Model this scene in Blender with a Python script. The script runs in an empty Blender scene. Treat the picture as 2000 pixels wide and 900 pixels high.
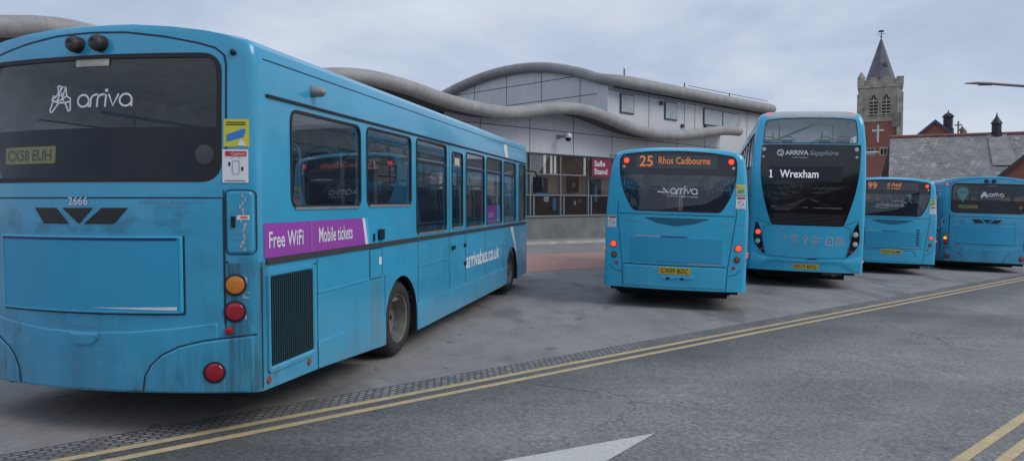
import bpy, bmesh, math, random
from mathutils import Vector, Matrix
R = math.radians
random.seed(7)
sc = bpy.context.scene
COL = sc.collection

# ------------------------------------------------------------------ materials
def new_mat(name):
    m = bpy.data.materials.new(name); m.use_nodes = True
    nt = m.node_tree
    b = nt.nodes['Principled BSDF']
    return m, nt, b

def mat(name, col, rough=.5, metal=0., spec=.5, emit=None, estr=0., coat=0., var=0., vscale=6.):
    m, nt, b = new_mat(name)
    b.inputs['Base Color'].default_value = (*col, 1)
    b.inputs['Roughness'].default_value = rough
    b.inputs['Metallic'].default_value = metal
    b.inputs['Specular IOR Level'].default_value = spec
    b.inputs['Coat Weight'].default_value = coat
    if emit:
        b.inputs['Emission Color'].default_value = (*emit, 1)
        b.inputs['Emission Strength'].default_value = estr
    if var:
        N = NT(nt)
        n = N.noise(vscale, 5, coord=N.obj())
        c = N.ramp(n, [(.3, tuple(x*(1-var) for x in col)), (.7, tuple(min(1, x*(1+var)) for x in col))])
        N.link(c, b.inputs['Base Color'])
    return m

class NT:
    """small helper for node trees"""
    def __init__(s, nt): s.nt = nt; s._o = None
    def node(s, t, **k):
        n = s.nt.nodes.new(t)
        for a, v in k.items(): setattr(n, a, v)
        return n
    def link(s, a, b): s.nt.links.new(a, b)
    def obj(s):
        if s._o is None: s._o = s.node('ShaderNodeTexCoord')
        return s._o.outputs['Object']
    def map(s, coord, scale=(1, 1, 1), rot=(0, 0, 0), loc=(0, 0, 0)):
        n = s.node('ShaderNodeMapping')
        n.inputs['Scale'].default_value = scale; n.inputs['Rotation'].default_value = rot; n.inputs['Location'].default_value = loc
        s.link(coord, n.inputs['Vector']); return n.outputs[0]
    def noise(s, scale, detail=4, coord=None, rough=.55, dist=0.):
        n = s.node('ShaderNodeTexNoise')
        n.inputs['Scale'].default_value = scale; n.inputs['Detail'].default_value = detail
        n.inputs['Roughness'].default_value = rough; n.inputs['Distortion'].default_value = dist
        if coord is not None: s.link(coord, n.inputs['Vector'])
        return n.outputs['Fac']
    def ramp(s, fac, stops):
        n = s.node('ShaderNodeValToRGB'); e = n.color_ramp.elements
        while len(e) < len(stops): e.new(.5)
        for q, (p, c) in zip(e, stops):
            q.position = p; q.color = (*c, 1) if not isinstance(c, (int, float)) else (c, c, c, 1)
        s.link(fac, n.inputs[0]); return n.outputs[0]
    def mix(s, fac, a, b, mode='MIX'):
        n = s.node('ShaderNodeMix', data_type='RGBA', blend_type=mode)
        for i, v in ((0, fac), (6, a), (7, b)):
            if hasattr(v, 'links'): s.link(v, n.inputs[i])
            elif i == 0: n.inputs[0].default_value = v
            else: n.inputs[i].default_value = (*v, 1)
        return n.outputs[2]
    def math(s, op, a, b=0., clamp=False):
        n = s.node('ShaderNodeMath', operation=op, use_clamp=clamp)
        for i, v in ((0, a), (1, b)):
            if hasattr(v, 'links'): s.link(v, n.inputs[i])
            else: n.inputs[i].default_value = v
        return n.outputs[0]
    def sep(s, coord):
        n = s.node('ShaderNodeSeparateXYZ'); s.link(coord, n.inputs[0]); return n.outputs
    def maprange(s, v, a, b, c=0., d=1.):
        n = s.node('ShaderNodeMapRange'); s.link(v, n.inputs[0])
        for i, q in enumerate((a, b, c, d)): n.inputs[i+1].default_value = q
        return n.outputs[0]
    def bump(s, h, strength, dist, bsdf):
        n = s.node('ShaderNodeBump'); n.inputs['Strength'].default_value = strength; n.inputs['Distance'].default_value = dist
        s.link(h, n.inputs['Height']); s.link(n.outputs[0], bsdf.inputs['Normal'])

def paint_mat(name, col, grime=.6):
    m, nt, b = new_mat(name); N = NT(nt)
    o = N.obj(); xyz = N.sep(o)
    streak = N.noise(1.0, 6, N.map(o, (7, 7, .9)), .6)
    blot = N.noise(2.3, 6, o, .6, .4)
    s1 = N.maprange(streak, .46, .66); b1 = N.maprange(blot, .44, .66)
    low = N.maprange(xyz[2], 2.1, .55)
    rear = N.maprange(xyz[1], .7, .0, .22, 1.)
    g = N.math('MULTIPLY', N.math('ADD', N.math('MULTIPLY', N.math('MULTIPLY', s1, b1), .8), N.math('MULTIPLY', b1, .18)), low)
    g = N.math('MULTIPLY', N.math('MULTIPLY', g, rear), grime, True)
    var = N.ramp(N.noise(1.3, 3, o), [(.3, tuple(c*.93 for c in col)), (.7, tuple(c*1.06 for c in col))])
    dusty = N.mix(N.math('MULTIPLY', N.maprange(N.noise(14, 5, o), .45, .8), .12), var, (.30, .36, .38))
    if grime > .5:
        ax = N.math('ABSOLUTE', xyz[0])
        rr = N.maprange(xyz[1], .16, .06)
        st2 = N.maprange(N.noise(1., 6, N.map(o, (16, 9, .8), (0, 0, 0), (4, 0, 2)), .65), .40, .66)
        bl2 = N.maprange(N.noise(5., 5, N.map(o, (1, 1, 1.6), (0, 0, 0), (0, 3, 1)), .6), .44, .62)
        def band(v, a, b, c, d): return N.math('MULTIPLY', N.maprange(v, a, b), N.maprange(v, c, d, 1., 0.))
        z1 = N.math('MULTIPLY', N.math('MULTIPLY', N.maprange(ax, 1.03, 1.05), band(xyz[2], .15, .3, 1.23, 1.25)), N.math('ADD', .15, N.math('MULTIPLY', st2, .8)))
        z2 = N.math('MULTIPLY', N.math('MULTIPLY', N.maprange(ax, .98, .75), band(xyz[2], 1.42, 1.47, 1.58, 1.68)), N.math('MULTIPLY', bl2, .45))
        z3 = N.math('MULTIPLY', N.math('MULTIPLY', N.maprange(ax, .42, .6), N.maprange(xyz[2], .74, .55)), N.math('MULTIPLY', st2, .42))
        z4 = N.math('MULTIPLY', N.math('MULTIPLY', N.maprange(ax, .35, .08), N.maprange(xyz[2], .70, .55)), N.math('ADD', .14, N.math('MULTIPLY', st2, .22)))
        zz = N.math('MAXIMUM', N.math('MAXIMUM', z1, z2), N.math('MAXIMUM', z3, z4))
        g = N.math('MAXIMUM', g, N.math('MULTIPLY', zz, rr), True)
        # brown run below the filler flap, dust along the skirts
        fl_ = N.math('MULTIPLY', band(xyz[1], 1.98, 2.04, 2.26, 2.38), band(xyz[2], .1, .3, .85, .95))
        dusty = N.mix(N.math('MULTIPLY', fl_, N.math('ADD', .25, N.math('MULTIPLY', st2, .25))), dusty, (.16, .17, .12))
        dusty = N.mix(N.math('MULTIPLY', N.maprange(xyz[2], .60, .18), N.math('ADD', .08, N.math('MULTIPLY', bl2, .3))), dusty, (.20, .22, .21))
    c = N.mix(g, dusty, (.016, .060, .085))
    N.link(c, b.inputs['Base Color'])
    N.link(N.math('ADD', .24, N.math('MULTIPLY', g, .45)), b.inputs['Roughness'])
    b.inputs['Coat Weight'].default_value = .45; b.inputs['Coat Roughness'].default_value = .06
    N.bump(N.noise(1.6, 2, o), .10, .02, b)
    return m

def glass_mat(name, tint, ior=1.52, boost=0.):
    m = bpy.data.materials.new(name); m.use_nodes = True; nt = m.node_tree; nt.nodes.clear(); N = NT(nt)
    out = N.node('ShaderNodeOutputMaterial')
    t = N.node('ShaderNodeBsdfTransparent'); t.inputs[0].default_value = (*tint, 1)
    g = N.node('ShaderNodeBsdfGlossy'); g.inputs['Roughness'].default_value = .015; g.inputs[0].default_value = (.95, .97, 1, 1)
    fr = N.node('ShaderNodeFresnel'); ge = N.node('ShaderNodeNewGeometry')
    N.link(N.maprange(ge.outputs['Backfacing'], 0., 1., ior, 1/ior), fr.inputs[0])   # a thin sheet: same reflectance from both sides
    f = N.math('ADD', fr.outputs[0], boost, True)
    # faint dust film on the pane
    d = N.node('ShaderNodeBsdfDiffuse'); d.inputs[0].default_value = (.30, .33, .34, 1)
    mx = N.node('ShaderNodeMixShader'); N.link(f, mx.inputs[0]); N.link(t.outputs[0], mx.inputs[1]); N.link(g.outputs[0], mx.inputs[2])
    m2 = N.node('ShaderNodeMixShader')
    N.link(N.maprange(N.noise(3, 5, N.obj()), .35, .75, .008, .035), m2.inputs[0])
    N.link(mx.outputs[0], m2.inputs[1]); N.link(d.outputs[0], m2.inputs[2])
    N.link(m2.outputs[0], out.inputs[0])
    return m

BLUE = (.040, .37, .60)
BLUE2 = (.040, .46, .71)
M = {}
M['paint'] = paint_mat('bus_paint_grimy', BLUE, .95)
M['paint2'] = paint_mat('bus_paint', BLUE2, .28)
M['ad'] = mat('advert_blue', (.027, .345, .580), .45, var=.03)
M['under'] = mat('underside', (.012, .012, .013), .85)
M['inner'] = mat('bus_interior', (.82, .84, .83), .7, var=.15)
M['black'] = mat('black_trim', (.010, .011, .013), .35)
M['rubber'] = mat('rubber', (.014, .014, .015), .6)
M['seam'] = mat('seam_dark', (.012, .035, .055), .7)
M['blackpanel'] = mat('black_gloss', (.006, .008, .012), .12, coat=.3)
M['bulk'] = mat('bulkhead', (.008, .012, .022), .9, 0., .05)
M['grille'] = mat('grille', (.008, .035, .048), .5)
M['white'] = mat('decal_white', (.75, .77, .80), .5)
M['grey_decal'] = mat('decal_grey', (.40, .45, .48), .5)
M['faint'] = mat('decal_faint', (.16, .34, .46), .5)
M['purple'] = mat('decal_purple', (.33, .055, .40), .45)
M['purple2'] = mat('decal_lilac', (.38, .14, .45), .45)
M['yellow'] = mat('decal_yellow', (.62, .60, .05), .5)
M['bluepic'] = mat('decal_blue', (.03, .22, .62), .5)
M['red'] = mat('decal_red', (.55, .03, .04), .5)
M['cream'] = mat('decal_cream', (.55, .54, .42), .6)
M['green'] = mat('decal_green', (.10, .38, .12), .5)
M['teal'] = mat('decal_teal', (.12, .30, .31), .5)
M['cyan'] = mat('decal_cyan', (.08, .42, .75), .5)
M['navy'] = mat('decal_navy', (.01, .03, .17), .4)
M['plate'] = mat('plate_yellow', (.60, .42, .03), .4)
M['plateold'] = mat('plate_dirty', (.27, .22, .03), .5)
M['ink'] = mat('ink', (.02, .018, .012), .5)
M['amber'] = mat('lens_amber', (.62, .20, .015), .25, coat=.6)
M['redlens'] = mat('lens_red', (.34, .010, .022), .25, coat=.6)
M['brake'] = mat('lens_lit', (.5, .03, .02), .3, emit=(1, .075, .035), estr=1.1)
M['amberlit'] = mat('lens_amber_lit', (.5, .2, .02), .3, emit=(1, .42, .05), estr=.9)
M['dullred'] = mat('lens_dull', (.25, .075, .05), .35)
M['clear'] = mat('lens_clear', (.55, .56, .58), .2, coat=.5)
M['led'] = mat('led_orange', (.1, .04, .01), .5, emit=(1, .26, .03), estr=.58)
M['ledw'] = mat('led_white', (.2, .2, .2), .5, emit=(.80, .84, 1), estr=.62)
M['display'] = mat('display_face', (.022, .026, .032), .6)
M['alu'] = mat('worn_alu', (.32, .32, .31), .45, .4, var=.15)
M['darkmetal'] = mat('dark_metal', (.06, .06, .06), .5, .3)
M['wheel'] = mat('wheel_steel', (.15, .142, .13), .65, .1, var=.45, vscale=6)
M['tyre'] = mat('tyre', (.028, .027, .026), .8, var=.3, vscale=9)
M['seat'] = mat('seat_moquette', (.02, .05, .11), .9, var=.3, vscale=20)
M['pole'] = mat('handrail', (.04, .22, .34), .4)
M['roofgrey'] = mat('roof_dome_grey', (.42, .45, .48), .45, var=.06)
M['glass'] = glass_mat('tinted_glass', (.86, .89, .89), 1.50, .09)
M['glassdark'] = glass_mat('dark_tinted_glass', (.90, .96, .97), 1.60, .0)
M['glassrear'] = glass_mat('saloon_rear_glass', (.94, .98, .98), 1.40, .0)
M['clearglass'] = glass_mat('shop_glass', (.82, .85, .86), 1.50, .03)

# ------------------------------------------------------------------ mesh helpers
class MB:
    def __init__(s): s.v = []; s.f = []; s.m = []
    def add(s, vs, fs, mi=0):
        k = len(s.v); s.v += [tuple(p) for p in vs]; s.f += [tuple(i+k for i in f) for f in fs]; s.m += [mi]*len(fs)
    def box(s, c, d, mi=0, rot=0.):
        x, y, z = (q/2 for q in d); vs = []
        for sx, sy, sz in ((-1,-1,-1),(1,-1,-1),(1,1,-1),(-1,1,-1),(-1,-1,1),(1,-1,1),(1,1,1),(-1,1,1)):
            px, py = sx*x, sy*y
            if rot: px, py = px*math.cos(rot)-py*math.sin(rot), px*math.sin(rot)+py*math.cos(rot)
            vs.append((c[0]+px, c[1]+py, c[2]+sz*z))
        s.add(vs, [(0,3,2,1),(4,5,6,7),(0,1,5,4),(1,2,6,5),(2,3,7,6),(3,0,4,7)], mi)
    def boxr(s, a, b, mi=0): s.box([(p+q)/2 for p, q in zip(a, b)], [abs(q-p) for p, q in zip(a, b)], mi)
    def prism(s, poly, fn, d0, d1, mi=0):
        """poly [(u,v)] CCW; fn(u,v,d)->xyz; d1 is the outer side"""
        n = len(poly)
        vs = [fn(u, v, d1) for u, v in poly]+[fn(u, v, d0) for u, v in poly]
        s.add(vs, [tuple(range(n)), tuple(range(2*n-1, n-1, -1))]+[(i, i+n, (i+1) % n+n, (i+1) % n) for i in range(n)], mi)
    def tube(s, pts, r, seg=10, mi=0, cap=True, closed=False):
        pts = [Vector(p) for p in pts]; n = len(pts); k = len(s.v); up = Vector((0, 0, 1)); vs = []
        for i, p in enumerate(pts):
            t = (pts[min(i+1, n-1)]-pts[max(i-1, 0)]).normalized()
            a = t.cross(up)
            if a.length < 1e-3: a = t.cross(Vector((1, 0, 0)))
            a.normalize(); b = a.cross(t).normalized()
            rr = r[i] if isinstance(r, (list, tuple)) else r
            for q in range(seg):
                an = 2*math.pi*q/seg; vs.append(p+a*math.cos(an)*rr+b*math.sin(an)*rr)
        fs = [(i*seg+q, i*seg+(q+1) % seg, (i+1)*seg+(q+1) % seg, (i+1)*seg+q) for i in range(n-1) for q in range(seg)]
        fs = [f[::-1] for f in fs]
        if cap: fs += [tuple(range(seg)), tuple(range((n-1)*seg, n*seg))[::-1]]
        s.add(vs, fs, mi)
    def lathe(s, prof, o, axis, seg=32, mi=0):
        """prof [(r,h)] turned about axis from o"""
        ax = Vector(axis).normalized(); a = ax.cross(Vector((0, 0, 1)))
        if a.length < 1e-3: a = Vector((1, 0, 0))
        a.normalize(); b = ax.cross(a); o = Vector(o); vs = []
        for r, h in prof:
            for q in range(seg):
                an = 2*math.pi*q/seg; vs.append(o+ax*h+(a*math.cos(an)+b*math.sin(an))*max(r, 1e-4))
        fs = [(i*seg+q, i*seg+(q+1) % seg, (i+1)*seg+(q+1) % seg, (i+1)*seg+q) for i in range(len(prof)-1) for q in range(seg)]
        s.add(vs, fs, mi)
    def build(s, name, mats, parent=None, smooth=None, fix=False):
        me = bpy.data.meshes.new(name); me.from_pydata(s.v, [], s.f)
        for m_ in (mats if isinstance(mats, (list, tuple)) else [mats]): me.materials.append(m_)
        me.polygons.foreach_set('material_index', s.m)
        if fix:
            bm = bmesh.new(); bm.from_mesh(me); bmesh.ops.recalc_face_normals(bm, faces=bm.faces); bm.to_mesh(me); bm.free()
        if smooth:
            me.polygons.foreach_set('use_smooth', [True]*len(me.polygons)); me.set_sharp_from_angle(angle=R(smooth))
        me.update()
        o = bpy.data.objects.new(name, me); COL.objects.link(o)
        if parent: o.parent = parent
        return o

def empty(name, loc=(0, 0, 0), mtx=None):
    o = bpy.data.objects.new(name, None); COL.objects.link(o); o.empty_display_size = .3
    if mtx is not None: o.matrix_world = mtx
    else: o.location = loc
    return o
def tag(o, label=None, cat=None, group=None, kind=None):
    for k, v in (('label', label), ('category', cat), ('group', group), ('kind', kind)):
        if v: o[k] = v
    return o

def rpoly(pts, r, n=5):
    """rounded polygon; r number or list"""
    out = []; k = len(pts)
    for i, p in enumerate(pts):
        p = Vector(p); a = Vector(pts[i-1])-p; b = Vector(pts[(i+1) % k])-p
        rr = r[i] if isinstance(r, (list, tuple)) else r
        if rr <= 0: out.append(tuple(p)); continue
        t = min(rr, a.length*.49, b.length*.49); A = p+a.normalized()*t; B = p+b.normalized()*t
        for q in range(n+1):
            w = q/n; out.append(tuple(A*(1-w)**2+p*2*w*(1-w)+B*w*w))
    return out
def rrect(u0, v0, u1, v1, r=0., n=5): return rpoly([(u0, v0), (u1, v0), (u1, v1), (u0, v1)], r, n)
def densify(poly, d):
    out = []
    for i, p in enumerate(poly):
        q = poly[(i+1) % len(poly)]; k = max(1, int(math.hypot(q[0]-p[0], q[1]-p[1])/d))
        out += [(p[0]+(q[0]-p[0])*j/k, p[1]+(q[1]-p[1])*j/k) for j in range(k)]
    return out
def offset(poly, d):
    """positive d = outward for a CCW polygon"""
    out = []; n = len(poly)
    for i in range(n):
        p0, p, p1 = Vector(poly[i-1]), Vector(poly[i]), Vector(poly[(i+1) % n])
        e0 = p-p0; e1 = p1-p
        if e0.length < 1e-7 or e1.length < 1e-7: out.append(tuple(p)); continue
        n0 = Vector((e0.y, -e0.x)).normalized(); n1 = Vector((e1.y, -e1.x)).normalized(); b = n0+n1
        if b.length < 1e-4: out.append(tuple(p)); continue
        b.normalize(); c = max(.35, b.dot(n0)); q = p+b*(d/c); out.append((q.x, q.y))
    return out
def sheet(mb, poly, o, fn, K=5, mi=0, cen=None):
    n = len(poly); cx = sum(p[0] for p in poly)/n; cy = sum(p[1] for p in poly)/n
    us = [p[0] for p in poly]; vs_ = [p[1] for p in poly]
    cx = (min(us)+max(us))/2; cy = (min(vs_)+max(vs_))/2
    if cen: cx, cy = cen
    vs = []
    for k in range(K):
        w = 1-k/K
        vs += [fn(cx+(u-cx)*w, cy+(v-cy)*w, o) for u, v in poly]
    vs.append(fn(cx, cy, o))
    fs = [(k*n+i, k*n+(i+1) % n, (k+1)*n+(i+1) % n, (k+1)*n+i) for k in range(K-1) for i in range(n)]
    fs += [((K-1)*n+i, (K-1)*n+(i+1) % n, K*n) for i in range(n)]
    mb.add(vs, fs, mi)
def loops(mb, polys, fn, mi=0):
    """bands between successive (poly, o) loops"""
    n = len(polys[0][0]); vs = []
    for p, o in polys: vs += [fn(u, v, o) for u, v in p]
    fs = [(k*n+i, k*n+(i+1) % n, (k+1)*n+(i+1) % n, (k+1)*n+i) for k in range(len(polys)-1) for i in range(n)]
    mb.add(vs, fs, mi)
def raised(name, poly, o, fn, m, parent, base=-.003, bev=.006, K=5, d=.12, cen=None):
    poly = densify(poly, d); mb = MB(); ins = offset(poly, -bev)
    loops(mb, [(poly, base), (poly, o-bev*.5), (ins, o)], fn)
    sheet(mb, ins, o, fn, K, cen=cen)
    return mb.build(name, m, parent, 40)
def flat(name, poly, o, fn, m, parent, K=4, d=.15):
    mb = MB(); sheet(mb, densify(poly, d), o, fn, K); return mb.build(name, m, parent)
def ribbon(mb, pts, w, o, fn, mi=0, closed=False, th=.0015):
    """strip of width w along (u,v) points, laid on the mapped surface"""
    P = [Vector(p) for p in pts]
    Q = []
    for i in range(len(P)-(0 if closed else 1)):
        a, b = P[i], P[(i+1) % len(P)]; k = max(1, int((b-a).length/.15))
        Q += [a+(b-a)*j/k for j in range(k)]
    if not closed: Q.append(P[-1])
    n = len(Q); L = []; Rr = []
    for i in range(n):
        if closed: t = Q[(i+1) % n]-Q[i-1]
        else: t = Q[min(i+1, n-1)]-Q[max(i-1, 0)]
        if t.length < 1e-9: t = Vector((1, 0))
        t.normalize(); nn = Vector((-t.y, t.x)); L.append(Q[i]+nn*w/2); Rr.append(Q[i]-nn*w/2)
    vs = [fn(p.x, p.y, o) for p in L]+[fn(p.x, p.y, o) for p in Rr]
    m = n if closed else n-1
    mb.add(vs, [(n+i, n+(i+1) % n, (i+1) % n, i) for i in range(m)], mi)

_txt = {}
def text_mesh(s, bold=0., shear=0.):
    key = (s, bold, shear)
    if key in _txt: return _txt[key]
    cu = bpy.data.curves.new('t', 'FONT'); cu.body = s; cu.offset = bold; cu.shear = shear; cu.resolution_u = 3
    cu.align_x = 'LEFT'
    ob = bpy.data.objects.new('t', cu); COL.objects.link(ob)
    dg = bpy.context.evaluated_depsgraph_get(); dg.update()
    me = bpy.data.meshes.new_from_object(ob.evaluated_get(dg))
    vs = [(v.co.x, v.co.y) for v in me.vertices]; fs = [tuple(p.vertices) for p in me.polygons]
    up = [p.normal.z for p in me.polygons]
    fs = [f if z > 0 else f[::-1] for f, z in zip(fs, up)]
    bpy.data.objects.remove(ob); bpy.data.curves.remove(cu); bpy.data.meshes.remove(me)
    x0 = min(v[0] for v in vs); x1 = max(v[0] for v in vs); y0 = min(v[1] for v in vs); y1 = max(v[1] for v in vs)
    vs = [((x-x0)/(x1-x0), (y-y0)/(y1-y0)) for x, y in vs]
    _txt[key] = (vs, fs, (x1-x0)/(y1-y0)); return _txt[key]
def add_text(mb, s, u0, v0, u1, v1, o, fn, mi=0, bold=0., shear=0.):
    vs, fs, _ = text_mesh(s, bold, shear)
    mb.add([fn(u0+x*(u1-u0), v0+y*(v1-v0), o) for x, y in vs], fs, mi)
def text(name, s, u0, v0, u1, v1, o, fn, m, parent, bold=0., shear=0.):
    mb = MB(); add_text(mb, s, u0, v0, u1, v1, o, fn, 0, bold, shear); return mb.build(name, m, parent)

def arc(cx, cy, r, a0, a1, n=14): return [(cx+r*math.cos(R(a0+(a1-a0)*i/n)), cy+r*math.sin(R(a0+(a1-a0)*i/n))) for i in range(n+1)]
def rounded_word(mb, u0, v0, h, w, o, fn, mi=0, sx=1.):
    """the word 'arriva' in thin rounded strokes; h = x-height"""
    def S(pts, closed=False): ribbon(mb, [(u0+x*h*sx, v0+y*h) for x, y in pts], w, o, fn, mi, closed)
    def a(x): S(arc(x+.5, .5, .5, 0, 350, 22), True); S([(x+1.0, -.04), (x+.99, .3), (x+1.0, .6)])
    def r(x): S([(x, -.05), (x+.03, .45)]+arc(x+.47, .55, .44, 185, 90, 8)+[(x+.66, .99)])
    a(0); r(1.16); r(1.75); S([(2.46, -.05), (2.53, .98)]); S(arc(2.55, 1.32, .07, 0, 350, 8), True)
    S([(2.75, 1.02), (3.13, .04), (3.6, 1.02)]); a(3.70)
EMB = [[(.36,.98),(.50,.98),(.48,.80),(.40,.62),(.62,.62),(.74,.94),(.58,.94),(.50,.80)],
       [(.36,.98),(.40,.72),(.24,.56),(.10,.50),(.14,.62),(.30,.58)],
       [(.74,.94),(.80,.60),(.98,.50),(1.0,.40),(.74,.36),(.42,.36),(.16,.44),(.06,.50)],
       [(.16,.44),(.02,.10),(.05,.02),(.14,.03),(.44,.37)],
       [(.74,.36),(.92,.02),(1.0,.06),(.98,.40)],
       [(.46,.74),(.36,.44)],[(.54,.74),(.66,.42)],[(.80,.60),(.50,.46),(.30,.42)]]
def emblem(mb, u0, v0, w, h, t, o, fn, mi=0):
    for p in EMB: ribbon(mb, [(u0+x*w, v0+y*h) for x, y in p], t, o, fn, mi)

# ------------------------------------------------------------------ bus shell
class Shell:
    def __init__(s, hw, L, B, prof, bot, rc=.07, rf=.28, Fb=.18, Btop=None, zt=(1.8, 2.85), ledge=0.):
        s.hw, s.L, s.B, s.prof, s.bot, s.rc, s.rf, s.Fb = hw, L, B, prof, bot, rc, rf, Fb
        s.Btop = B if Btop is None else Btop; s.zt = zt
    def ins(s, z):
        p = s.prof
        if z <= p[0][0]: return p[0][1], p[0][2]
        for a, b in zip(p, p[1:]):
            if z <= b[0]:
                t = (z-a[0])/(b[0]-a[0]); return a[1]+(b[1]-a[1])*t, a[2]+(b[2]-a[2])*t
        return p[-1][1], p[-1][2]
    def bulge(s, z):
        t = min(1, max(0, (z-s.zt[0])/(s.zt[1]-s.zt[0]))); return s.B+(s.Btop-s.B)*t
    def bez(s, t, z, i, iy):
        h = s.hw-i; xa = h-s.rc; ya = iy-s.bulge(z)*(1-(xa/s.hw)**2)
        x = xa*(1-t)**2+h*2*t*(1-t)+h*t*t; y = ya*(1-t)**2+iy*2*t*(1-t)+(iy+s.rc)*t*t
        return x, y
    def rear_y(s, x, z):
        i, iy = s.ins(z); h = s.hw-i; x = abs(x)
        if x <= h-s.rc: return iy-s.bulge(z)*(1-(x/s.hw)**2)
        x = min(x, h-1e-4); t = 1-math.sqrt(max(0, (h-x)/s.rc))
        return s.bez(t, z, i, iy)[1]
    def front_y(s, x, z):
        i, iy = s.ins(z); h = s.hw-i; return s.L-iy+s.Fb*(1-(min(abs(x), h)/s.hw)**2)-max(0, abs(x)-(h-s.rf))**2*1.6
    def rear(s, u, v, o): return Vector((u, s.rear_y(u, v)-o, v))
    def right(s, u, v, o): return Vector((s.hw-s.ins(v)[0]+o, u, v))
    def left(s, u, v, o): return Vector((-s.hw+s.ins(v)[0]-o, -u, v))
    def front(s, u, v, o): return Vector((-u, s.front_y(-u, v)+o, v))
    def ring(s, z, i, iy, off=0.):
        h = s.hw-i-off; P = []; ny = 26; y0 = s.rc+iy+off; y1 = s.L-s.rf-iy-off
        for k in range(ny+1): P.append((h, y0+(y1-y0)*k/ny))
        h0 = s.hw-i
        def fy(x):
            return s.L-iy+s.Fb*(1-(min(abs(x), h0)/s.hw)**2)-max(0, abs(x)-(h0-s.rf))**2*1.6-off
        for k in range(1, 7): # front right corner
            t = k/7; x = h-s.rf*(t*t); y = y1+(fy(h-s.rf)-y1)*(1-(1-t)**2); P.append((x, y))
        nf = 16
        for k in range(nf+1): x = (h-s.rf)*(1-2*k/nf); P.append((x, fy(x)))
        for k in range(6, 0, -1):
            t = k/7; x = -h+s.rf*(t*t); y = y1+(fy(h-s.rf)-y1)*(1-(1-t)**2); P.append((x, y))
        for k in range(ny, -1, -1): P.append((-h, y0+(y1-y0)*k/ny))
        sc_ = h/h0 if h0 > 1e-6 else 1
        for k in range(5, 0, -1):
            x, y = s.bez(k/6, z, i, iy); P.append((-x*sc_, y+off))
        nr = 28
        for k in range(nr+1):
            x = (h0-s.rc)*(-1+2*k/nr); P.append((x*sc_, iy-s.bulge(z)*(1-(x/s.hw)**2)+off))
        for k in range(1, 6):
            x, y = s.bez(k/6, z, i, iy); P.append((x*sc_, y+off))
        return P
    def solid(s, levels, off=0., bot=None, ledge=0., lz=.465):
        """closed loft through levels [(z, inset, iy)]"""
        vs = []; fs = []
        rows = []
        for j, (z, i, iy) in enumerate(levels):
            row = []
            for x, y in s.ring(z, i, iy, off):
                zz = z
                if bot and j == 0: zz = bot(y)
                row.append((x, y, zz))
            rows.append(row)
        n = len(rows[0])
        for r in rows: vs += r
        for j in range(len(rows)-1):
            for q in range(n): fs.append((j*n+q, j*n+(q+1) % n, (j+1)*n+(q+1) % n, (j+1)*n+q))
        nt = len(rows)
        # caps: bottom fan of strips, top ngon
        cb = len(vs)
        bx = rows[0]; ys = [p[1] for p in bx]; N = 30
        # bottom: connect to a centre vertex line by triangulated ngon
        fs.append(tuple(range(n-1, -1, -1))); fs.append(tuple((nt-1)*n+q for q in range(n)))
        return vs, fs
def mesh_obj(name, vs, fs, mats, mi=None, tri_ngon=True):
    me = bpy.data.meshes.new(name); me.from_pydata(vs, [], fs)
    for m_ in mats: me.materials.append(m_)
    if mi is not None: me.polygons.foreach_set('material_index', mi)
    bm = bmesh.new(); bm.from_mesh(me)
    if tri_ngon: bmesh.ops.triangulate(bm, faces=[f for f in bm.faces if len(f.verts) > 4])
    bmesh.ops.recalc_face_normals(bm, faces=bm.faces)
    bm.to_mesh(me); bm.free()
    o = bpy.data.objects.new(name, me); COL.objects.link(o); return o
def cut(o, cutter):
    md = o.modifiers.new('b', 'BOOLEAN'); md.operation = 'DIFFERENCE'; md.solver = 'EXACT'; md.object = cutter
    dg = bpy.context.evaluated_depsgraph_get(); dg.update()
    me = bpy.data.meshes.new_from_object(o.evaluated_get(dg))
    o.modifiers.clear(); old = o.data; o.data = me; bpy.data.meshes.remove(old)
    cm = cutter.data; bpy.data.objects.remove(cutter); bpy.data.meshes.remove(cm)

def wheel(root, x, y, z, r, w, side, dish):
    """wheel hub with a tyre child; side +1 = right hand side of the bus"""
    ax = (side, 0, 0); k = r/.42
    mb = MB()
    if dish: prof = [(.03, .02), (.09, .02), (.10, -.03), (.13, -.055), (.19, -.06), (.225, -.03), (.245, .05), (.26, .105), (.275, .115), (.28, .10)]
    else: prof = [(.02, .10), (.08, .10), (.10, .06), (.16, .045), (.22, .03), (.245, .06), (.265, .11), (.28, .10)]
    mb.lathe([(a*k, b) for a, b in prof], (x, y, z), ax, 40)
    for q in range(8):
        an = 2*math.pi*q/8; mb.lathe([(.016*k, -.06 if dish else .04), (.016*k, -.02 if dish else .075), (.001, -.02 if dish else .075)], (x, y+math.cos(an)*.145*k, z+math.sin(an)*.145*k), ax, 8)
    h = mb.build('wheel', M['wheel'], root, 35, fix=True)
    t = MB(); p = [(.275, -w+.02), (.30, -w+.12), (.36, -w+.115), (.40, -w+.11), (.42, -w+.08), (.42, -.02+.02), (.42, .06), (.412, .085), (.395, .105), (.36, .122), (.31, .125), (.285, .118), (.272, .10), (.265, .06)]
    t.lathe([(a*k, b) for a, b in p], (x, y, z), ax, 48)
    t.build('tyre', M['tyre'], h, 50, fix=True)

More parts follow.
